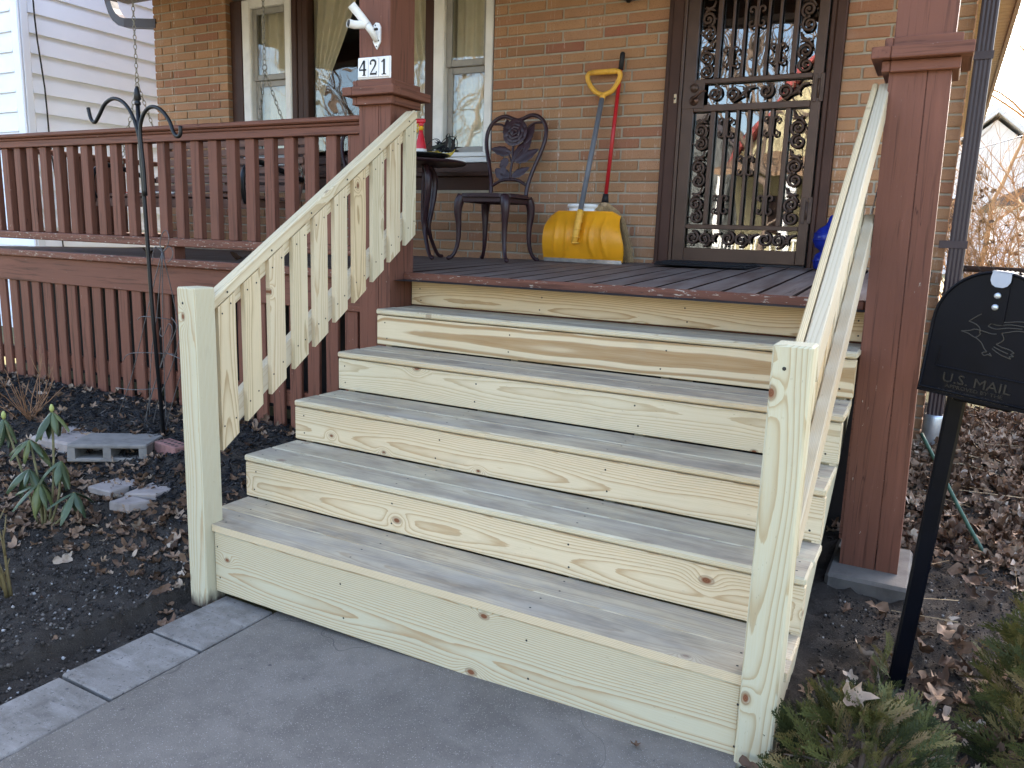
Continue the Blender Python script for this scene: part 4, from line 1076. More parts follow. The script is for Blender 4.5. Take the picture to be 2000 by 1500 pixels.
fb = thing('flag_bracket', (-.085, 1.21, 2.25), 'white cast flag pole bracket screwed to the porch post above the number', 'bracket')
Wf = Matrix.Translation((-.082, 1.224, 2.225))
MB().prism([(0,-.062),(.021,-.030),(.022,.035),(.013,.052),(-.004,.055),(-.017,.044),(-.021,-.030)], -.001, .007, Wf @ RX).build('plate', PVC, fb)
ar = MB(); ar.tube([(-.082,1.217,2.20),(-.088,1.19,2.235),(-.098,1.165,2.262)], [.013,.016,.019], 12)
ar.tube([(-.098,1.165,2.262),(-.118,1.135,2.300),(-.138,1.105,2.335)], [.019,.019,.020], 12, caps=False); ar.tube([(-.108,1.155,2.258),(-.128,1.115,2.250),(-.140,1.085,2.252)], [.017,.018,.019], 12, caps=False); ar.build('socket', PVC, fb)
hh = MB()
for p_, n_ in (((-.138,1.105,2.335),(-.4,-.6,.7)), ((-.140,1.085,2.252),(-.3,-.95,.05))):
    m_ = frame_M(Vector(p_)-Vector(n_)*.006, Vector(n_).orthogonal(), n_); hh.lathe([(.0155,0),(.0155,.001)], 14, M=m_)
for dx, dz in ((-.012,-.025),(.013,-.025),(0,-.05),(-.006,.043)): screw(hh, (-.082+dx, 1.2165, 2.225+dz), (0,-1,0), .004)
hh.tube([(-.07,1.19,2.243),(-.056,1.19,2.243)], .006, 6); hh.build('screws_and_bores', SCREWM, fb)

# ---- porch swing
sw_ = thing('porch_swing', (-2.56, 2.2, 1.5), 'slatted brown porch swing with black arms hanging on chains', 'swing')
X0, X1 = -3.36, -1.74; yA, yB = 1.97, 2.43; zS = 1.535
for i in range(6): board('seat_slat', (X0, yA+.078*i, zS-.02+.008*abs(i-2.5)/2.5), (X1, yA+.078*i+.062, zS+.008*abs(i-2.5)/2.5), SLAT, sw_, 'x', .003)
for i in range(6):
    y_ = 2.455+.024*i; z_ = zS+.055+.068*i
    board('back_slat', (X0+.04, y_, z_), (X1-.04, y_+.018, z_+.046), SLAT, sw_, 'xf', .003)
cr = MB(); yc = 2.605
pts = [(X0+.04, 1.985-.03)]+[(X0+.04+(X1-X0-.08)*i/24, 1.995+.022*math.sin(i*math.pi/4)*(1 if i % 8 < 4 else .2)+.02*math.exp(-((i-12)/4)**2)) for i in range(25)]+[(X1-.04, 1.965)]
cr.prism([(a, b) for a, b in pts[::-1]]+[(X0+.04,1.945),(X1-.04,1.945)], -.009, .009, Matrix(((1,0,0,0),(0,0,1,yc),(0,1,0,0),(0,0,0,1)))); cr.build('crest_board', SLAT, sw_)
for x_ in (X0+.06, (X0+X1)/2, X1-.06):
    board('frame_rail', (x_-.02, yA, zS-.065), (x_+.02, yB+.03, zS-.022), SLAT, sw_, 'y'); beam('back_post', (x_, 2.475, zS-.04), (x_, 2.625, 1.985), .04, .025, (0,-1,0), SLAT, sw_)
board('frame_rail', (X0, yA-.012, zS-.085), (X1, yA+.02, zS-.025), SLAT, sw_, 'xf')
for x_ in (X0+.02, X1-.02):
    MB().tube(smooth([(x_,yA,zS-.05),(x_,yA-.03,zS+.05),(x_,yA-.01,zS+.16),(x_,yA+.07,zS+.22),(x_,yA+.18,zS+.22),(x_,2.32,zS+.18),(x_,2.44,zS+.15),(x_,2.50,zS+.14)], 4), .019, 8).build('arm', BLACK, sw_)
def chain(p0, p1, name='chain', L=.040, r=.0032):
    p0 = Vector(p0); p1 = Vector(p1); d_ = p1-p0; n_ = max(2, int(d_.length/(L*.80))); mb = MB(); m_ = frame_M((0,0,0), d_, (1,0,0) if abs(d_.normalized().x) < .8 else (0,1,0))
    for i in range(n_):
        c_ = p0+d_*((i+.5)/n_); rot = m_ @ Matrix.Rotation(math.pi/2*(i % 2)+.3, 4, 'X')
        ring = []
        for k in range(10):
            a = 2*math.pi*k/10; ring.append(c_ + rot.to_3x3() @ Vector((L*.5*math.cos(a)*(1 if abs(math.cos(a)) > .5 else .9), .0105*math.sin(a), 0)))
        mb.tube(ring, r, 4, True)
    return mb.build(name, CHAIN, sw_)
for x_ in (-3.11, -1.80):
    e = -1 if x_ < -2 else 1
    chain((x_, 2.2, 3.233), (x_, 2.2, 2.405)); 
    MB().tube([(x_+.019*math.cos(a), 2.2, 2.386+.019*math.sin(a)) for a in [2*math.pi*i/14 for i in range(14)]], .0042, 6, True).build('ring', CHAIN, sw_)
    chain((x_, 2.2, 2.366), (x_+e*.05, yA+.03, zS+.0)); chain((x_, 2.2, 2.366), (x_+e*.05, 2.52, zS+.12))
mg = thing('magazine', (-2.75, 2.1, zS), 'white and red magazine lying on the porch swing', 'magazine')
MB().cbox((-.14,-.10,0), (.14,.10,.012), .002).build('pages', WHITE, mg, Matrix.Translation((-2.68,2.06,zS+.012)) @ Matrix.Rotation(.3,4,'Z'))
MB().cbox((-.07,-.09,0), (.07,.09,.010), .002).build('cover', RED, mg, Matrix.Translation((-2.93,2.06,zS+.012)) @ Matrix.Rotation(-.2,4,'Z'))
# leaves blown on to the deck
for i, (x_, y_) in enumerate(((-2.2,1.5),(-1.35,1.62),(-1.2,1.45),(-1.0,1.55))):
    pass

# ------------------------------------------------------------------ garden things
hk = thing('shepherd_hook', (-1.26, .87, .2), 'tall black double shepherd hook standing in the mulch bed', 'garden hook')
MB().tube([(-1.255,.87,.12),(-1.301,.87,.894),(-1.316,.87,1.424),(-1.327,.87,1.681),(-1.331,.87,1.92)], .0105, 10).build('pole', BLACK, hk)
MB().lathe([(.012,0),(.016,.004),(.016,.014),(.012,.018),(.012,.022),(.019,.030),(.012,.075),(.006,.09),(.004,.092)], 8, c=(-1.331,.87,1.918)).build('finial', BLACK, hk)
for P in ([(-1.305,.862,1.47),(-1.312,.862,1.62),(-1.322,.862,1.757),(-1.363,.862,1.864),(-1.426,.862,1.932),(-1.505,.862,1.958),(-1.578,.862,1.936),(-1.63,.862,1.882),(-1.672,.862,1.847),(-1.704,.862,1.867),(-1.72,.862,1.922)],
          [(-1.295,.862,1.47),(-1.300,.862,1.62),(-1.312,.862,1.782),(-1.293,.862,1.851),(-1.25,.862,1.894),(-1.195,.862,1.903),(-1.136,.862,1.879),(-1.086,.862,1.828),(-1.064,.862,1.779),(-1.035,.862,1.756),(-1.012,.862,1.767),(-1.01,.862,1.804)]):
    MB().tube(smooth(P, 4), .0098, 8).build('hook_arm', BLACK, hk)
tl = thing('wire_trellis', (-1.55, 1.02, .2), 'tall thin wire trellis with a looped top against the porch skirt', 'trellis')
for nm, P in (('wire',[(-1.393,1.02,1.18),(-1.458,1.0,.987),(-1.543,.98,.723),(-1.655,.97,.445),(-1.82,.96,.147)]), ('wire',[(-1.393,1.02,1.18),(-1.48,1.03,.815),(-1.546,1.03,.576),(-1.605,1.04,.178)]), ('wire',[(-1.393,1.02,1.18),(-1.428,1.03,.819),(-1.467,1.05,.407),(-1.48,1.06,.18)]), ('wire',[(-1.393,1.02,1.18),(-1.40,1.10,.819),(-1.40,1.13,.407),(-1.40,1.14,.18)]),
              ('top_loop',[(-1.393,1.02,1.18),(-1.41,1.02,1.226),(-1.381,1.02,1.282),(-1.351,1.02,1.296),(-1.333,1.02,1.256),(-1.358,1.02,1.201),(-1.393,1.02,1.18)]),
              ('curl',[(-1.393,1.02,1.18),(-1.441,1.02,1.206),(-1.464,1.02,1.183),(-1.477,1.02,1.127)]), ('curl',[(-1.393,1.02,1.18),(-1.336,1.02,1.21),(-1.306,1.02,1.183),(-1.32,1.02,1.147),(-1.351,1.02,1.127)]),
              ('hoop',[(-1.59,.99,.795),(-1.514,.97,.821),(-1.428,1.03,.813),(-1.42,1.09,.80)]), ('hoop',[(-1.714,.97,.55),(-1.597,.94,.609),(-1.487,1.03,.611),(-1.42,1.11,.6)]), ('hoop',[(-1.775,.96,.388),(-1.6,.94,.40),(-1.481,1.05,.406)])):
    MB().tube(smooth(P, 4), .0026, 5).build(nm, WIRE, tl)
t2 = thing('wire_trellis', (-1.4, .95, .2), 'low bent wire trellis with curled tops beside the shepherd hook', 'trellis')
for P in ([(-1.254,.95,.837),(-1.216,.95,.799),(-1.231,.95,.756),(-1.309,.95,.637),(-1.37,.95,.545),(-1.482,.95,.328),(-1.518,.95,.18)], [(-1.341,.95,.775),(-1.356,.95,.74),(-1.332,.95,.728),(-1.304,.95,.764),(-1.277,.95,.802),(-1.253,.95,.782),(-1.266,.95,.725),(-1.341,.95,.605),(-1.42,.95,.45),(-1.55,.95,.17)], [(-1.20,.95,.72),(-1.28,.95,.55),(-1.40,.95,.35),(-1.46,.95,.19)], [(-1.15,.95,.62),(-1.24,.95,.45),(-1.33,.95,.25),(-1.35,.95,.18)], [(-1.31,.95,.64),(-1.18,.95,.615)]):
    MB().tube(smooth(P, 4), .0026, 5).build('wire', WIRE, t2)
# concrete block, flagstone, brick, broken stone
def lumpy(mb, amp=.006, f=11):
    mb.v = [(x+amp*noise.noise(Vector((x*f,y*f,z*f))), y+amp*noise.noise(Vector((x*f+9,y*f,z*f))), z+amp*noise.noise(Vector((x*f,y*f+5,z*f)))) for x, y, z in mb.v]; return mb
def ring_block(sx, sy, sz, holes):
    """block with rectangular cells opening to the -Y side"""
    mb = MB(); e = [-sx/2]
    for a, b in holes: e += [a, b]
    e.append(sx/2)
    z0, z1 = sz*.24, sz*.76
    mb.cbox((-sx/2,-sy/2,0), (sx/2,sy/2,z0), .006); mb.cbox((-sx/2,-sy/2,z1), (sx/2,sy/2,sz), .006)
    for i in range(0, len(e), 2): mb.box((e[i]+.001,-sy/2+.001,z0-.004), (e[i+1]-.001,sy/2-.001,z1+.004))
    mb.box((-sx/2+.01,sy/2-.03,z0-.004), (sx/2-.01,sy/2-.002,z1+.004)); return mb
cbk = ring_block(.39, .29, .094, ((-.155,-.02),(.02,.155))); lumpy(cbk, .004, 25)
Wb = Matrix.Translation((-1.345, .655, .118)) @ Matrix.Rotation(.60, 4, 'Z') @ Matrix.Rotation(-.05, 4, 'X')
tag(cbk.build('concrete_block', CONC, None, Wb), 'grey hollow concrete block lying flat behind the rhododendron', 'concrete block')
def flagstone(pts, th, W, mat, name, label, cat='stone'):
    P = [(a+.01*noise.noise(Vector((a*9,b*9,1))), b+.01*noise.noise(Vector((a*9,b*9,5)))) for a, b in pts]; n_ = len(P)
    cx = sum(a for a, b in P)/n_; cy = sum(b for a, b in P)/n_
    mb = MB(); vs = [(a,b,0) for a, b in P]+[(a,b,th*.8) for a, b in P]+[(cx+(a-cx)*.95,cy+(b-cy)*.95,th) for a, b in P]
    mb.add(vs, [(i,(i+1)%n_,n_+(i+1)%n_,n_+i) for i in range(n_)]+[(n_+i,n_+(i+1)%n_,2*n_+(i+1)%n_,2*n_+i) for i in range(n_)]+[tuple(2*n_+i for i in range(n_)), tuple(range(n_))[::-1]])
    return tag(mb.build(name, mat, None, W), label, cat)
flagstone([(-.26,-.16),(.02,-.2),(.25,-.12),(.28,.08),(.1,.18),(-.2,.17),(-.3,.02)], .07, Matrix.Translation((-1.66,.72,.11)) @ Matrix.Rotation(.25,4,'Z'), STONE, 'flagstone', 'flat pinkish flagstone half under the concrete block')
fs1 = flagstone([(-.17,-.08),(-.02,-.12),(.03,.02),(.0,.13),(-.12,.10)], .03, Matrix.Translation((-.92,.42,.075)) @ Matrix.Rotation(.3,4,'Z'), STONE, 'broken_stone', 'larger half of a broken stepping stone beside the pine newel post')
fs2 = flagstone([(-.09,-.12),(.05,-.10),(.10,.04),(.04,.12),(-.06,.10)], .03, Matrix.Translation((-.78,.46,.078)) @ Matrix.Rotation(.35,4,'Z'), STONE, 'broken_stone', 'cracked off half of the stepping stone nearest the newel post')
fs3 = flagstone([(-.07,-.05),(.05,-.06),(.09,.03),(-.05,.05)], .04, Matrix.Translation((-.76,.295,.055)) @ Matrix.Rotation(.2,4,'Z'), STONE, 'broken_stone', 'small chip of stone lying in front of the broken stepping stone')
def holed_brick(W, label):
    t = thing('loose_brick', W.translation, label, 'brick'); mb = MB()
    mb.cbox((-.10,-.045,0), (.10,.045,.058), .003); lumpy(mb, .002, 30).build('body', REDBRICK, t, W)
    h_ = MB()
    for i in range(5):
        for j in range(2): h_.lathe([(.0095,.0585),(.0095,.0592)], 10, c=(-.07+.035*i,-.018+.036*j,0))
    h_.build('core_holes', SCREWM, t, W)
holed_brick(Matrix.Translation((-1.05,.76,.155)) @ Matrix.Rotation(-.15,4,'Z'), 'loose red brick with core holes lying behind the newel post')
holed_brick(Matrix.Translation((-.94,.90,.17)) @ Matrix.Rotation(.5,4,'Z'), 'loose weathered brick half hidden between the newel post and skirt')
# green stake by the post
stk = [(2.36,1.95,.53),(2.45,1.85,.40),(2.57,1.74,.22),(2.72,1.63,.02)]
tag(MB().tube(smooth(stk, 3), .0085, 8).build('garden_stake', plain('green_coated_stake', (.05,.10,.065), .5, 0, .3, 30)), 'thin green garden stake leaning across the leaves behind the mailbox post', 'stake')

# ------------------------------------------------------------------ mailbox
mx = thing('mailbox', (2.40, .5, .03), 'black metal mailbox with raised lettering and a bird emblem on a square post', 'mailbox')
LEAN = .062
WM_ = Matrix.Translation((2.462, .37, .955)) @ Matrix.Rotation(-.34, 4, 'Z') @ Matrix.Rotation(.075, 4, 'Y') @ Matrix.Rotation(.0, 4, 'X')
HW, ST, DP = .138, .185, .50
def arch(hw, st, n=20, o=0.):
    return [(-hw, o), (hw, o), (hw, st)] + [(hw*math.cos(math.pi*i/n), st+hw*math.sin(math.pi*i/n)) for i in range(1, n)] + [(-hw, st)]
XZ = Matrix(((1,0,0,0),(0,0,1,0),(0,1,0,0),(0,0,0,1)))          # prism: local z becomes depth Y
def aprism(mb, hw, st, y0, y1, o=0.):
    A = arch(hw, st, 20, o); n_ = len(A); vs = [(a, y0, b) for a, b in A]+[(a, y1, b) for a, b in A]
    mb.add(vs, [tuple(range(n_)), tuple(range(n_, 2*n_))[::-1]], False)
    mb.add(vs, [((i+1)%n_, i, n_+i, n_+(i+1)%n_) for i in range(n_)], True); return mb
MBK = plain('black_mailbox_enamel', (.0035, .0042, .0070), .3, 0, .25, 14, .02, .10)
MBS = plain('glossy_mailbox_enamel', (.0065, .0070, .0095), .2, 0, .25, 14, .02, .75)
aprism(MB(), HW-.006, ST, .03, DP, .004).build('body', MBS, mx, WM_)
do_ = aprism(MB(), HW, ST, .0, .045).build('door', MBK, mx, WM_); do_.data.materials.append(MBS)
for p_ in do_.data.polygons: p_.material_index = 1 if p_.use_smooth else 0
rd = MB(); A = arch(HW+.001, ST, 40)[2:]
for a, b in A[::1]:
    rd.tube([(a*1.006, .052, b), (a*1.006, .072, b)], .0035, 5)
rd.build('ridged_band', MBK, mx, WM_)
bd = MB(); bd.tube([(a*.965, -.001, .012+b*.965) for a, b in arch(HW, ST, 24)], .004, 6, True); bd.cbox((-.105,-.0035,.070), (.115,.002,.074), .001); bd.cbox((-.105,-.003,.074), (-.102,.002,.125), .001); bd.cbox((.112,-.003,.074), (.115,.002,.125), .001); bd.build('pressed_rim', MBK, mx, WM_)
lt = MB(); lt.prism([(-.022,.312),(-.022,.303),(-.017,.293),(-.008,.288),(.008,.288),(.017,.293),(.022,.303),(.022,.312),(.020,.327),(-.020,.327)], -.003, -.0005, XZ @ Matrix.Identity(4)); lt.cbox((-.022,-.003,.322), (.022,.04,.3265), .001)
lt.build('latch_tab', plain('grey_latch', (.33,.36,.42), .4, .3), mx, WM_ @ Matrix.Translation((0,-.004,0)))
MB().prism([(-.026,.20),(.026,.20),(.022,.30),(-.022,.30)], -.003, .0, XZ).build('latch_strap', MBK, mx, WM_)
for z_ in (.268,.240): MB().lathe([(.008,0),(.0075,.003),(.004,.006),(.001,.0068)], 14, M=Matrix.Translation((0,-.003,z_)) @ RX).build('rivet', GALV, mx, WM_)
def text(body, size, x_, z_, mat, parent, W, name, ext=.0012, sx=1.):
    cu = bpy.data.curves.new('t', 'FONT'); cu.body = body; cu.size = size; cu.align_x = 'CENTER'; cu.extrude = ext; cu.resolution_u = 2
    o = bpy.data.objects.new('t', cu); COL.objects.link(o)
    me = bpy.data.meshes.new_from_object(o.evaluated_get(bpy.context.evaluated_depsgraph_get())); bpy.data.objects.remove(o); bpy.data.curves.remove(cu)
    me.name = name; me.materials.clear(); me.materials.append(mat)
    return mk(name, me, mat, parent, W @ Matrix.Translation((x_, -.001, z_)) @ RX @ Matrix.Diagonal((sx,1,1,1)))
EMB = plain('lettering_highlight', (.018,.016,.014), .3, 0, .2)  # lighter than the box: edge highlights put into the lettering colour
text('U.S. MAIL', .034, -.004, .036, EMB, mx, WM_, 'lettering', .0016, 1.15)
text('APPROVED BY THE', .0125, -.006, .0225, EMB, mx, WM_, 'lettering', .001, 1.25); text('POSTMASTER GENERAL', .0125, -.006, .0075, EMB, mx, WM_, 'lettering', .001, 1.25)
EMB2 = plain('emblem_highlight', (.05,.044,.035), .4, 0, .2)  # highlights on the raised emblem lines put into their colour
bird = MB()
for P in ([(-.075,.158),(-.055,.163),(-.045,.168),(-.025,.166),(-.006,.163),(.004,.165)], [(-.075,.158),(-.058,.155),(-.042,.148),(-.034,.153),(-.030,.160)], [(-.062,.185),(-.050,.197),(-.035,.208),(-.022,.204),(-.012,.198),(-.004,.194)], [(-.062,.185),(-.045,.180),(-.035,.172),(-.033,.160)],
          [(-.004,.194),(.02,.196),(.045,.202),(.07,.202),(.085,.198)], [(.085,.198),(.078,.192),(.086,.189),(.078,.184),(.083,.180),(.072,.179)], [(.072,.179),(.05,.180),(.03,.174),(.015,.168)], [(-.012,.188),(.005,.186),(.03,.192),(.06,.192)], [(-.018,.180),(.0,.176),(.025,.183),(.055,.186)], [(-.018,.180),(-.012,.188),(-.004,.194)],
          [(-.040,.148),(-.025,.138),(-.015,.124),(-.008,.118)], [(-.008,.118),(-.018,.114),(-.012,.108),(-.004,.112),(.004,.109),(-.002,.116)], [(.015,.168),(.022,.155),(.016,.146),(.008,.140)], [(.008,.140),(.022,.135),(.040,.132),(.050,.126)], [(.050,.126),(.044,.122),(.051,.118),(.042,.116),(.046,.111)], [(.046,.111),(.028,.115),(.012,.122),(.002,.128)], [(.004,.133),(.020,.127),(.038,.122)]):
    bird.tube(smooth([(a, -.0012, b) for a, b in P], 3), .0011, 5)
bird.build('bird_emblem', EMB2, mx, WM_ @ Matrix.Translation((.012,0,.012)))
flg = MB(); flg.cbox((-HW-.010,.06,.05), (-HW-.005,.085,.20), .002); flg.cbox((-HW-.010,.06,.19), (-HW-.005,.16,.235), .002); flg.lathe([(.008,0),(.008,.008)], 10, M=Matrix.Translation((-HW-.003,.0725,.065)) @ Matrix.Rotation(-math.pi/2,4,'Y')); flg.build('signal_flag', plain('dull_black_flag', (.02,.02,.022), .4), mx, WM_)
beam('post', (2.368, .56, -.10), (2.432, .56, .95), .046, .046, (0,-1,0), MBK, mx, .007)
MB().cbox((-.07,.06,-.018), (.07,.42,-.001), .004).build('mounting_plate', MBK, mx, WM_)

# ------------------------------------------------------------------ masses built with numpy
class Mass:
    def __init__(s): s.V = []; s.F = []; s.R = []; s.n = 0
    def put(s, V, F, M, r):
        A = np.array(M); W = V @ A[:3,:3].T + A[:3,3]
        s.V.append(W); s.F.append(F + s.n); s.R.append(np.full(len(V), r)); s.n += len(V)
    def build(s, name, mat, parent=None):
        V = np.concatenate(s.V); F = np.concatenate(s.F); R_ = np.concatenate(s.R)
        me = bpy.data.meshes.new(name); me.vertices.add(len(V)); me.vertices.foreach_set('co', V.astype(np.float32).ravel())
        k = F.shape[1]; me.loops.add(F.size); me.loops.foreach_set('vertex_index', F.astype(np.int32).ravel())
        me.polygons.add(len(F)); me.polygons.foreach_set('loop_start', np.arange(0, F.size, k, dtype=np.int32)); me.polygons.foreach_set('loop_total', np.full(len(F), k, np.int32))
        a = me.attributes.new('rnd', 'FLOAT', 'POINT'); a.data.foreach_set('value', R_.astype(np.float32))
        me.update(calc_edges=True); me.validate()
        if parent is not None: return mk(name, me, mat, parent)
        return mk(name, me, mat)
def rotm(yaw, tilt, roll=0): return Matrix.Rotation(yaw, 4, 'Z') @ Matrix.Rotation(tilt, 4, 'X') @ Matrix.Rotation(roll, 4, 'Y')
def dead_leaf(kind):
    """curled fallen leaf, fan of triangles"""
    out = []
    lob = (5, 1, 3)[kind % 3]; n_ = 20 if lob > 1 else 14; ph = random.uniform(0, 6)
    for i in range(n_):
        a = 2*math.pi*i/n_
        if lob > 1: r_ = .5*(.50+.50*abs(math.cos(lob*.5*a))**.8)*(1-.3*math.cos(a)*(math.cos(a) < 0))*(1+.10*random.uniform(-1,1)+.06*(-1)**i)
        else: r_ = .5*(.40+.60*abs(math.cos(a))**1.3)*(1+.08*random.uniform(-1,1))
        if random.random() < .12: r_ *= .6
        out.append((r_*math.cos(a), r_*math.sin(a)*random.uniform(.75,1.)))
    V = [(0,0,0)]+[(x_*.5, y_*.5, 0) for x_, y_ in out]+[(x_, y_, 0) for x_, y_ in out]
    c1, c2, c3 = random.uniform(.6,2.6), random.uniform(-1.3,1.3), random.uniform(-.8,.8)
    W = [(x_*(1-.25*abs(c1)*y_*y_), y_*(1-.3*abs(c1)*abs(y_)), c1*y_*y_ + c2*x_*x_ + c3*x_*y_ + .09*math.sin(11*x_+ph)*math.cos(9*y_+kind)) for x_, y_, _ in V]
    F = []
    for i in range(n_):
        j = (i+1) % n_; F += [(0,1+i,1+j), (1+i,n_+1+i,n_+1+j), (1+i,n_+1+j,1+j)]
    return np.array(W), np.array(F)
LV = [dead_leaf(k) for k in range(14)]
def chip():
    V = np.array([(-.5,-.12,0),(.5,-.09,.02),(.48,.10,.03),(-.46,.13,.0),(-.42,-.05,.13),(.4,-.03,.12),(.38,.05,.14),(-.4,.06,.12)])*np.array([1,1,.8]); V = V+rng.normal(0,.02,V.shape)
    Q = [(0,3,2,1),(4,5,6,7),(0,1,5,4),(1,2,6,5),(2,3,7,6),(3,0,4,7)]; F = []
    for a, b, c, d in Q: F += [(a,b,c),(a,c,d)]
    return V, np.array(F)
CHP = [chip() for _ in range(4)]
OCT = (np.array([(1,0,0),(-1,0,0),(0,1,0),(0,-1,0),(0,0,1),(0,0,-1)], float), np.array([(0,2,4),(2,1,4),(1,3,4),(3,0,4),(2,0,5),(1,2,5),(3,1,5),(0,3,5)]))
def gz(x_, y_): return gh(x_, y_) + soil_n(x_, y_)
def in_bed(x_, y_): return -3.8 < x_ < .14 and -1.3 < y_ < 1.25 and not (x_ > -.02 and -.07 < y_)
def in_side(x_, y_): return 2.06 < x_ < 4.3 and -.9 < y_ < 4.3 and not (y_ < 1.35 and x_ < 2.14 and y_ > -.05) and not (x_ < 2.40 and (y_ > 3.0 or 1.08 < y_ < 1.55))
def scatter(m, variants, cnt, region, dens, size, zoff=.002, tilt=.35, flatness=1.):
    k = 0; tries = 0
    while k < cnt and tries < cnt*60:
        tries += 1
        x_ = random.uniform(region[0], region[1]); y_ = random.uniform(region[2], region[3])
        if random.random() > dens(x_, y_): continue
        s_ = random.uniform(*size); V, F = random.choice(variants)
        M_ = Matrix.Translation((x_, y_, gz(x_, y_)+zoff+random.random()*zoff)) @ rotm(random.uniform(0,6.28), random.gauss(0,tilt), random.gauss(0,tilt)) @ Matrix.Diagonal((s_, s_*random.uniform(.7,1.1), s_*flatness, 1))
        m.put(V, F, M_, random.random()); k += 1
    return m
def d_leaf_l(x_, y_):
    if not in_bed(x_, y_): return 0
    n_ = noise.noise(Vector((x_*2.2, y_*2.2, 4)))*.5+.5
    band = math.exp(-((y_-.22-.10*x_*0)/.25)**2)
    return min(1, max(0, band*(.25+1.1*n_) + .05 + .30*math.exp(-((y_-1.2)/.10)**2) + .18*math.exp(-((y_-.62)/.2)**2)*n_)) * (1 if y_ > -.15 else .22)
def d_mulch(x_, y_): return (1 if in_bed(x_, y_) else 0)*max(.03, sstep(.15, .6, y_))
def d_crumb_l(x_, y_): return (1 if in_bed(x_, y_) else 0)*(1-.85*sstep(.0, .45, y_))
def d_leaf_r(x_, y_):
    if not in_side(x_, y_): return 0
    n_ = noise.noise(Vector((x_*2, y_*2, 9)))*.5+.5
    return min(1, sstep(1.25, 1.9, y_)*1.0 + .05 + .9*math.exp(-(((x_-2.55)/.22)**2+((y_-.55)/.3)**2))*n_ + .5*math.exp(-(((x_-2.18)/.1)**2+((y_+.02)/.12)**2)))
ll = Mass(); scatter(ll, LV, 2100, (-3.8,.14,-1.3,1.26), d_leaf_l, (.022,.078), .007, .45)
tag(ll.build('leaf_litter', LEAFM), 'brown dead leaves scattered over the garden bed beside the stairs', 'leaves', kind='stuff')
ml = Mass(); scatter(ml, CHP, 9000, (-3.8,.1,-.2,1.25), d_mulch, (.016,.052), .003, .4)
tag(ml.build('bark_mulch', MULCH), 'black shredded bark mulch along the porch skirt', 'mulch', kind='stuff')
cl = Mass(); scatter(cl, [OCT], 16000, (-2.2,.14,-1.3,.7), d_crumb_l, (.0012,.009), .001, .8)
scatter(cl, [OCT], 11000, (2.06,3.4,-.8,2.2), lambda a, b: (1 if in_side(a, b) else 0), (.0015,.007), .001, .8)

tag(cl.build('soil_crumbs', CRUMB), 'dark crumbs of soil and grit over the bare ground by the stairs', 'soil', kind='stuff')
lr = Mass(); scatter(lr, LV, 6500, (2.06,4.0,-.8,4.2), d_leaf_r, (.022,.09), .014, .6)
tag(lr.build('leaf_litter', LEAFM), 'thick brown leaf litter along the side of the brick house', 'leaves', kind='stuff')
gs = Mass()
for i in range(420):
    x_, y_ = random.uniform(2.2,4.2), random.uniform(.9,4.2)
    if not in_side(x_, y_) or (y_ < 1.6 and random.random() < .6): continue
    L_ = random.uniform(.06,.34); a = random.uniform(0,6.28); V = np.array([(-.5,-.006,0),(.5,-.003,.0),(.5,.003,0),(-.5,.006,0)])*np.array([L_, .35, 1]); V[:,2] += .0
    gs.put(V, np.array([(0,1,2),(0,2,3)]), Matrix.Translation((x_, y_, gz(x_, y_)+.02+random.random()*.03)) @ rotm(a, random.uniform(-1,1), random.gauss(0,.12)), random.random())
tag(gs.build('dry_grass', STRAWM), 'pale dry grass blades lying on the leaves behind the mailbox', 'grass', kind='stuff')
def one_leaf(W, size, rn, label, k=0):
    V, F = LV[k]; m_ = Mass(); m_.put(V, F, Matrix.Diagonal((size, size, size, 1)), rn); o = m_.build('fallen_leaf', LEAFM); o.matrix_world = W; WM[o] = W
    return tag(o, label, 'leaf')
one_leaf(Matrix.Translation((2.286,.0,0.286)) @ rotm(.4, 1.0, .3), .095, .88, 'big pale maple leaf caught upright in the low arborvitae', 0)
one_leaf(Matrix.Translation((-.49,-.19,.045)) @ rotm(1.2, .9, .3), .075, .95, 'bleached white leaf standing on the bare soil by the pavers', 1)
one_leaf(Matrix.Translation((1.80,-.09,walk_z(1.8)+.008)) @ rotm(1., .1, .1), .03, .3, 'tiny brown leaf lying on the walkway under the bottom riser', 3)
one_leaf(Matrix.Translation((-2.15,1.5,zdeck(-2.1,1.5)+.01)) @ rotm(2., .2, .3), .09, .1, 'curled dark leaf on the deck below the middle of the porch railing', 2)
one_leaf(Matrix.Translation((-1.25,1.42,zdeck(-1.2,1.4)+.012)) @ rotm(.3, .3, .2), .10, .12, 'dark brown leaf on the deck edge beside the pine railing', 4)
one_leaf(Matrix.Translation((-1.05,1.46,zdeck(-1.,1.4)+.012)) @ rotm(1.3, .2, .2), .10, .35, 'crumpled tan leaf on the deck edge beside the pine railing', 6)

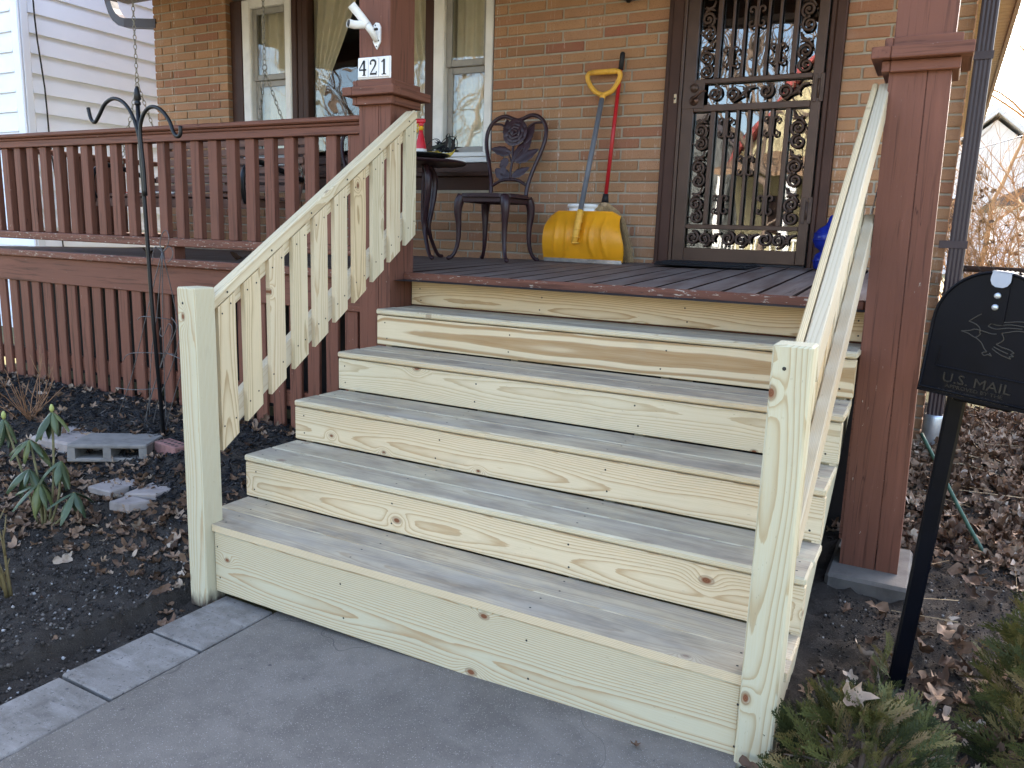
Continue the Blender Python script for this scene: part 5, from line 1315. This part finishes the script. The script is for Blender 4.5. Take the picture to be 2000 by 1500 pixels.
# ------------------------------------------------------------------ plants
def thuja_spray():
    V = []; F = []
    def seg(a, b, w0, w1):
        d_ = (b-a); nrm_ = Vector((-d_.y, d_.x, 0)).normalized(); k = len(V); z_ = random.uniform(-.004,.004)
        V.extend([tuple(a+nrm_*w0), tuple(a-nrm_*w0), tuple(b-nrm_*w1+Vector((0,0,z_))), tuple(b+nrm_*w1+Vector((0,0,z_)))]); F.extend([(k,k+1,k+2),(k,k+2,k+3)])
    n_ = 9; L_ = 1.; pts = [Vector((L_*i/n_, .05*math.sin(i*.6), -.10*(i/n_)**2)) for i in range(n_+1)]
    for i in range(n_):
        seg(pts[i], pts[i+1], .018, .015)
        if i < 1: continue
        s_ = 1 if i % 2 else -1
        for sd in (s_, -s_*.85):
            an = sd*random.uniform(.55,.8); l2 = .42*(1-.65*i/n_)*random.uniform(.8,1.1)
            prev = pts[i]
            for j in range(3):
                q = pts[i]+Vector((math.cos(an*(1-.12*j))*l2*(j+1)/3, math.sin(an*(1-.12*j))*l2*(j+1)/3, -.02*j)); seg(prev, q, .016, .012)
                for ss in (1, -1):
                    a3 = an+ss*.6; l3 = l2*.34*(1-.2*j); seg(q, q+Vector((math.cos(a3)*l3, math.sin(a3)*l3, random.uniform(-.02,.02))), .013, .005)
                prev = q
    return np.array(V), np.array(F)
TS = [thuja_spray() for _ in range(5)]
def arborvitae(cx, cy, rx, ry, h, cnt, size, label):
    z0 = gh(cx, cy); t = thing('arborvitae', (cx, cy, z0), label, 'shrub', 'arborvitae shrubs beside the mailbox')
    m_ = Mass(); tk = MB()
    for i in range(cnt):
        a = random.uniform(0, 6.283); v = random.random()**.8; rr = math.sqrt(max(0.02, 1-v**2.2))*random.uniform(.62,1.0)
        px, py, pz = cx+rx*rr*math.cos(a), cy+ry*rr*math.sin(a), z0+.02+h*v
        s_ = random.uniform(*size); out = a + random.gauss(0,.45)
        # spray points outwards and up, its flat side turned at random
        el_ = random.gauss(.55, .3) + .5*v
        M_ = Matrix.Translation((px - .6*s_*math.cos(out)*math.cos(el_), py - .6*s_*math.sin(out)*math.cos(el_), pz - .5*s_*math.sin(el_))) @ Matrix.Rotation(out, 4, 'Z') @ Matrix.Rotation(-el_, 4, 'Y') @ Matrix.Rotation(random.gauss(1.4,.5), 4, 'X') @ Matrix.Diagonal((s_, s_*.85, s_, 1))
        V, F = random.choice(TS); m_.put(V, F, M_, min(1, max(0, random.gauss(.50,.30))))
        if i % 9 == 0: tk.tube([(cx+.02*math.cos(a), cy+.02*math.sin(a), z0), (cx+.5*(px-cx), cy+.5*(py-cy), z0+.5*(pz-z0)+.03), (px, py, pz)], [.009,.005,.002], 5)
    tag(m_.build('foliage', THUJA, t), kind='stuff'); tk.build('stem', BARK, t); return t
arborvitae(2.335, .01, .24, .20, .20, 260, (.07,.125), 'low spreading olive green arborvitae at the foot of the stair newel post')
arborvitae(2.345, .30, .03, .03, .23, 12, (.06,.11), 'single small upright arborvitae shoot in front of the mailbox post')
arborvitae(2.78, .36, .23, .34, .43, 340, (.09,.15), 'taller dense olive green arborvitae standing beside the mailbox post')
# rhododendron
rh = thing('rhododendron', (-1.0, .05, .05), 'green rhododendron with drooping leathery leaves in the garden bed', 'shrub')
def rleaf(k):
    P = []
    for i in range(8):
        t_ = i/7; w_ = .30*math.sin(math.pi*min(1, .06+t_*.93))**.75*(.75+.5*t_*(1-t_)*2); z_ = -.28*t_*t_*(.6+.3*k)
        P.append([(t_, -w_/2, z_-.05-.03*k), (t_, -w_/4, z_-.012), (t_, 0, z_), (t_, w_/4, z_-.012), (t_, w_/2, z_-.05-.03*k)])
    return P
RLM = []
for k in range(6):
    mb = MB(); mb.grid(rleaf(k % 3)); mb.rn = [k/6+.08]*len(mb.v); me = mb.mesh('leaf', True); me.materials.append(RHODO); RLM.append(me)
stem_m = plain('rhododendron_stem', (.17,.15,.07), .7, 0, .3, 40); bud_m = plain('rhododendron_bud', (.36,.38,.12), .5)
whorls = [(-.945,.085,.515,1), (-1.03,.03,.39,0), (-1.14,-.01,.475,1), (-1.02,.01,.265,0), (-.90,.08,.305,0), (-.83,.085,.175,0), (-.97,.02,.21,0)]
for wx, wy, wz, bud in whorls:
    bz = gh(-1.0, .05); base = (-1.0+.25*(wx+1.0), .05+.2*(wy-.05), bz)
    MB().tube(smooth([base, (base[0]+.5*(wx-base[0])+.02, base[1]+.5*(wy-base[1]), bz+.45*(wz-bz)), (wx, wy, wz)], 4), .0055, 6).build('stem', stem_m, rh)
    if bud: MB().lathe([(.004,0),(.010,.012),(.009,.024),(.003,.036)], 10, c=(wx,wy,wz)).build('bud', bud_m, rh)
    n_ = random.randint(6,7); a0 = random.uniform(0,6)
    for i in range(n_):
        a = a0+2*math.pi*i/n_+random.gauss(0,.15); L_ = random.uniform(.095,.145); dr_ = random.uniform(.35,1.15)
        W = Matrix.Translation((wx+.006*math.cos(a), wy+.006*math.sin(a), wz)) @ Matrix.Rotation(a, 4, 'Z') @ Matrix.Rotation(dr_, 4, 'Y') @ Matrix.Rotation(random.gauss(0,.25), 4, 'X') @ Matrix.Diagonal((L_, L_, L_, 1))
        mk('leaf', RLM[random.randrange(6)], RHODO, rh, W)
# bare twiggy shrubs
def branchlets(base, n_, h, spread, r=.004, sub=3):
    segs = []
    for i in range(n_):
        a = random.uniform(0, 6.283); d_ = Vector((math.cos(a)*spread, math.sin(a)*spread, 1)).normalized(); p = Vector(base)+Vector((random.uniform(-.03,.03), random.uniform(-.03,.03), 0)); L_ = h*random.uniform(.6,1.)
        P = [p]
        for j in range(5):
            d_ = (d_+Vector((random.gauss(0,.09), random.gauss(0,.09), .02))).normalized(); P.append(P[-1]+d_*L_/5)
        segs.append((P, r))
        for j in range(sub):
            k = random.randint(1, 4); d2 = (d_+Vector((random.gauss(0,.5), random.gauss(0,.5), .3))).normalized(); segs.append(([P[k], P[k]+d2*L_*.16, P[k]+d2*L_*.30+Vector((0,0,.02))], r*.6))
    return segs
def twig_shrub(x_, y_, n_, h, spread, mat, label, r=.004):
    z_ = gh(x_, y_); t = thing('bare_shrub', (x_, y_, z_), label, 'shrub')
    for P, r_ in branchlets((x_, y_, z_-.01), n_, h, spread, r): MB().tube(P, [r_*(1-.6*i/(len(P)-1)) for i in range(len(P))], 5).build('twig', mat, t)
    return t
twig_shrub(-2.25, .72, 14, .42, .75, TWIG, 'bare tan twiggy shrub in the mulch in front of the skirt boards', .0038)
twig_shrub(-.50, -.40, 3, .34, .22, plain('green_brown_twig', (.15,.11,.045), .7, 0, .3, 30), 'three short bare stems rising from the soil beside the pavers', .0075)

def tree_segs(base, h, r0, depth=6, spread=.55, seed=0, fork=(2,3), up=.12):
    rn_ = random.Random(seed); out = []
    def grow(p, d_, L_, r, k):
        P = [p]; n_ = 4 if k > 2 else 3
        for i in range(n_):
            d_ = (d_+Vector((rn_.gauss(0,.10), rn_.gauss(0,.10), rn_.gauss(0,.06)+up*.4))).normalized(); P.append(P[-1]+d_*L_/n_)
        out.append((P, r, r*.68))
        if k == 0: return
        for j in range(rn_.randint(*fork)):
            a = rn_.uniform(0, 6.283); o = d_.orthogonal().normalized(); o.rotate(Matrix.Rotation(a, 3, d_)); nd = (d_+o*spread*rn_.uniform(.6,1.3)+Vector((0,0,up))).normalized()
            grow(P[-1] if j else P[-1], nd, L_*rn_.uniform(.68,.86), r*.66, k-1)
        if k > 1:
            a = rn_.uniform(0, 6.283); o = d_.orthogonal().normalized(); o.rotate(Matrix.Rotation(a, 3, d_)); grow(P[-2], (d_*.6+o*spread*1.3).normalized(), L_*.6, r*.45, k-2)
    grow(Vector(base), Vector((0,0,1)), h*.26, r0, depth); return out
def bare_tree(x_, y_, h, r0, depth, label, seed, spread=.55, mat=None, group='bare trees across the street'):
    t = thing('bare_tree', (x_, y_, gh(x_, y_)), label, 'tree', group); sg = tree_segs((x_, y_, gh(x_, y_)-.1), h, r0, depth, spread, seed)
    tr_ = MB(); cr_ = MB()
    for i, (P, a, b) in enumerate(sg): (tr_ if a > r0*.5 else cr_).tube(P, [a+(b-a)*j/(len(P)-1) for j in range(len(P))], 6 if a > r0*.3 else 4, caps=False)
    tr_.build('trunk', mat or BARK, t); cr_.build('crown', mat or BARK, t); return t
def thicket(x_, y_, h, n_, spread, label, mat, seed, group=None, tips=None):
    t = thing('bare_shrub', (x_, y_, gh(x_, y_)), label, 'shrub', group); rn_ = random.Random(seed); cr_ = MB(); st_ = MB()
    ends = []
    for i in range(n_):
        a = rn_.uniform(0, 6.283); b = Vector((x_+.35*math.cos(a)*rn_.random(), y_+.35*math.sin(a)*rn_.random(), gh(x_, y_)))
        d_ = Vector((math.cos(a)*spread, math.sin(a)*spread, 1)).normalized(); L_ = h*rn_.uniform(.6,1.05); P = [b]
        for j in range(7): d_ = (d_+Vector((rn_.gauss(0,.12), rn_.gauss(0,.12), -.03))).normalized(); P.append(P[-1]+d_*L_/7)
        st_.tube(P, [.012*(1-.8*j/7) for j in range(8)], 4, caps=False)
        for j in range(44):
            k = rn_.randint(2, 7); d2 = (d_+Vector((rn_.gauss(0,.75), rn_.gauss(0,.75), rn_.gauss(.1,.45)))).normalized(); q = P[k]; l2 = L_*rn_.uniform(.08,.24); m2 = q+d2*l2*.5; e2 = q+d2*l2+Vector((rn_.gauss(0,.05), rn_.gauss(0,.05), rn_.gauss(0,.05)))
            cr_.tube([q, m2, e2], [.0042,.0032,.0016], 3, caps=False); ends.append(e2)
    st_.build('stem', mat, t); cr_.build('crown', mat, t)
    if tips:
        m_ = Mass()
        for e in ends:
            if rn_.random() < tips: m_.put(LV[rn_.randrange(14)][0], LV[0][1] if False else LV[0][1], Matrix.Identity(4), 0) if False else None
            if rn_.random() < tips:
                V, F = LV[rn_.randrange(14)]; m_.put(V, F, Matrix.Translation(e) @ rotm(rn_.uniform(0,6), rn_.uniform(-2,2), rn_.uniform(-1,1)) @ Matrix.Diagonal((.09,.09,.09,1)), rn_.uniform(.3,.7))
        tag(m_.build('dead_leaves', LEAFM, t), kind='stuff')
    return t

# ------------------------------------------------------------------ background behind the house on the right
SUNTW = plain('sunlit_twig', (.34, .20, .10), .85, 0, .35, 30)
thicket(3.15, 9.5, 2.3, 30, .42, 'tangled brown bare shrub beyond the chain link fence', SUNTW, 3, tips=.10)
thicket(4.15, 11.5, 2.6, 26, .5, 'wide bare shrub spreading in front of the white garage', SUNTW, 5, tips=.05)
thicket(2.75, 13.5, 3.0, 22, .35, 'upright bare shrub close to the back of the brick house', SUNTW, 8)
bare_tree(4.4, 17, 8, .065, 6, 'slender bare tree behind the brown shrubs on the sunny side', 21, .5, SUNTW, 'bare trees behind the house')
bare_tree(3.2, 22, 9, .08, 6, 'bare tree standing in front of the pale gabled house', 22, .5, SUNTW, 'bare trees behind the house')
PALE = plain('pale_siding', (.62, .58, .56), .8, 0, .08, 2)
gh_ = thing('gabled_house', (3.7, 42, .3), 'pale far house with a steep gable behind bare branches', 'house')
MB().prism([(-.5,.2),(8,.2),(8,3.6),(3.75,7.1),(-.5,3.6)], 40, 50, Matrix(((1,0,0,0),(0,0,1,0),(0,1,0,0),(0,0,0,1)))).build('wall', PALE, gh_)
rfm = MB()
for a, b in (((-1.1,3.2),(3.75,7.35)), ((3.75,7.35),(8.6,3.2))): rfm.prism([a, b, (b[0],b[1]+.25), (a[0],a[1]+.25)], 39.5, 50.4, Matrix(((1,0,0,0),(0,0,1,0),(0,1,0,0),(0,0,0,1))))
rfm.build('roof', plain('pale_grey_roof', (.52,.49,.48), .9), gh_)  # lightened, the overexposed look is put into the roof colour
for xw in (2.2, 4.6): board('window', (xw, 39.97, 2.2), (xw+.9, 40.02, 3.7), DKBR, gh_, 'z'); board('window_trim', (xw-.12, 39.95, 3.705), (xw+1.02, 40.01, 3.85), VINYL, gh_, 'xf')
gg = thing('garage', (5.3, 25, .3), 'white garage with a panelled door beyond the shrubs', 'garage')
MB().box((3.55,25.0,.1), (8.2,30,2.7)).build('wall', VINYL, gg); MB().prism([(3.2,2.65),(8.5,2.65),(5.85,4.2)], 24.7, 30.3, Matrix(((1,0,0,0),(0,0,1,0),(0,1,0,0),(0,0,0,1)))).build('roof', SHING, gg)
for i in range(4):
    for j in range(5): board('door_panel', (4.05+.52*j, 24.955, .35+.5*i), (4.05+.52*j+.49, 24.99, .35+.5*i+.47), PVC, gg, 'xf', .02)
cf = thing('chain_link_fence', (3.2, 3.62, .25), 'dark chain link fence running from the brick corner past the mailbox', 'fence')
MB().tube([(2.44,3.62,1.225),(5.6,3.62,1.215)], .019, 10).build('top_rail', plain('dark_fence_rail', (.05,.042,.042), .5, .4, .2), cf)
for x_ in (2.45, 4.3): MB().tube([(x_,3.63,.2),(x_,3.63,1.25)], .024, 10).build('fence_post', plain('dark_fence_post', (.06,.05,.05), .5, .4, .2), cf)
fm = MB(); DW = .075
for i in range(44):
    for s_ in (1, -1):
        x_ = 2.45+DW*i; P = []
        for j in range(27): P.append((x_+(DW/2 if (j+(s_ < 0)) % 2 else 0), 3.60+(.004 if j % 2 else -.004), 1.255-.0375*j))
        if s_ > 0: fm.tube(P, .0022, 3, caps=False)
        else: fm.tube([(2*x_+DW/2-p[0]-DW/2+DW/2, p[1]+.004, p[2]) for p in P], .0022, 3, caps=False)
tag(fm.build('mesh_wire', plain('dark_mesh_wire', (.05,.045,.045), .5, .5, .2), cf), kind='stuff')
for (a, b, lab) in (((-6,34,9.4),(22,30,4.6),'upper utility wire crossing the bright sky behind the eave'), ((2.2,28,4.35),(16,26,9.5),'lower slanting utility wire rising across the bright sky')):
    P = [Vector(a).lerp(Vector(b), i/16)-Vector((0,0,.35*math.sin(math.pi*i/16))) for i in range(17)]
    tag(MB().tube(P, .016, 5).build('utility_wire', plain('blue_black_wire', (.05,.05,.09), .5)), lab, 'wire')

# ------------------------------------------------------------------ across the street (seen in the door and window glass)
yh = thing('yellow_house', (-1.5, -24, 0), 'sunlit yellow house with a red roof and white porch rail across the street', 'house')
XZm = Matrix(((1,0,0,0),(0,0,1,0),(0,1,0,0),(0,0,0,1)))
MB().prism([(-5.1,0),(2.1,0),(2.1,4.7),(-1.5,9.1),(-5.1,4.7)], -33, -24, XZm).build('wall', YSIDE, yh)
rr_ = MB()
for a, b in (((-5.7,4.1),(-1.5,9.25)), ((-1.5,9.25),(2.7,4.1))): rr_.prism([a, b, (b[0],b[1]+.3), (a[0],a[1]+.3)], -33.4, -23.5, XZm)
rr_.build('roof', RROOF, yh)
MB().prism([(-24,4.35),(-21.3,3.75),(-21.3,3.95),(-24,4.65)], -5.5, 2.5, Matrix(((0,0,1,0),(1,0,0,0),(0,1,0,0),(0,0,0,1)))).build('porch_roof', plain('brown_porch_roof', (.24,.15,.09), .8), yh)
for x_ in (-5.2, -2.6, 0, 2.2): board('porch_post', (x_-.1, -21.55, 0), (x_+.1, -21.35, 3.74), WHITE, yh, 'z')
board('porch_rail', (-5.2, -21.5, 1.5), (2.2, -21.42, 1.6), WHITE, yh, 'xf'); board('porch_floor', (-5.3, -24, 0), (2.3, -21.3, .7), GSIDE, yh, 'x')
for i in range(36): board('porch_baluster', (-5.1+.2*i, -21.48, .75), (-5.1+.2*i+.07, -21.44, 1.495), WHITE, yh, 'z')
for x_, z_ in ((-4.0,1.7),(-.6,1.7),(-1.9,5.6)): board('window', (x_, -23.99, z_), (x_+1.1, -23.95, z_+1.5), DKBR, yh, 'z'); 
gy_ = thing('grey_house', (-10, -25, 0), 'grey sided house beside the yellow house across the street', 'house')
MB().prism([(-13.5,0),(-5.2,0),(-5.2,5.0),(-9.35,8.2),(-13.5,5.0)], -34, -25, XZm).build('wall', GSIDE, gy_)
rr_ = MB()
for a, b in (((-14,4.6),(-9.35,8.4)), ((-9.35,8.4),(-4.9,4.6))): rr_.prism([a, b, (b[0],b[1]+.25), (a[0],a[1]+.25)], -34.4, -24.6, XZm)
rr_.build('roof', SHING, gy_)
for x_, z_ in ((-12.3,1.6),(-8.4,1.6),(-10.4,5.2)): board('window', (x_, -24.99, z_), (x_+1.1, -24.95, z_+1.5), DKBR, gy_, 'z')
for i, (x_, y_, h, lab) in enumerate(((-6.4,-20.0,12,'bare street tree between the yellow and grey houses'), (-2.9,-18.6,11,'bare street tree right in front of the yellow house porch'), (-16,-20.5,13,'bare street tree beside the grey house'), (-22,-23,12,'bare street tree well past the grey house'), (-29,-21,13,'bare street tree farthest down the street'), (3.4,-29,14,'tall bare tree rising behind the yellow house'), (-4.8,-38,17,'tallest bare tree far behind the gap between the grey and yellow houses'))):
    bare_tree(x_, y_, h, .17, 6, lab, 40+i, .6)
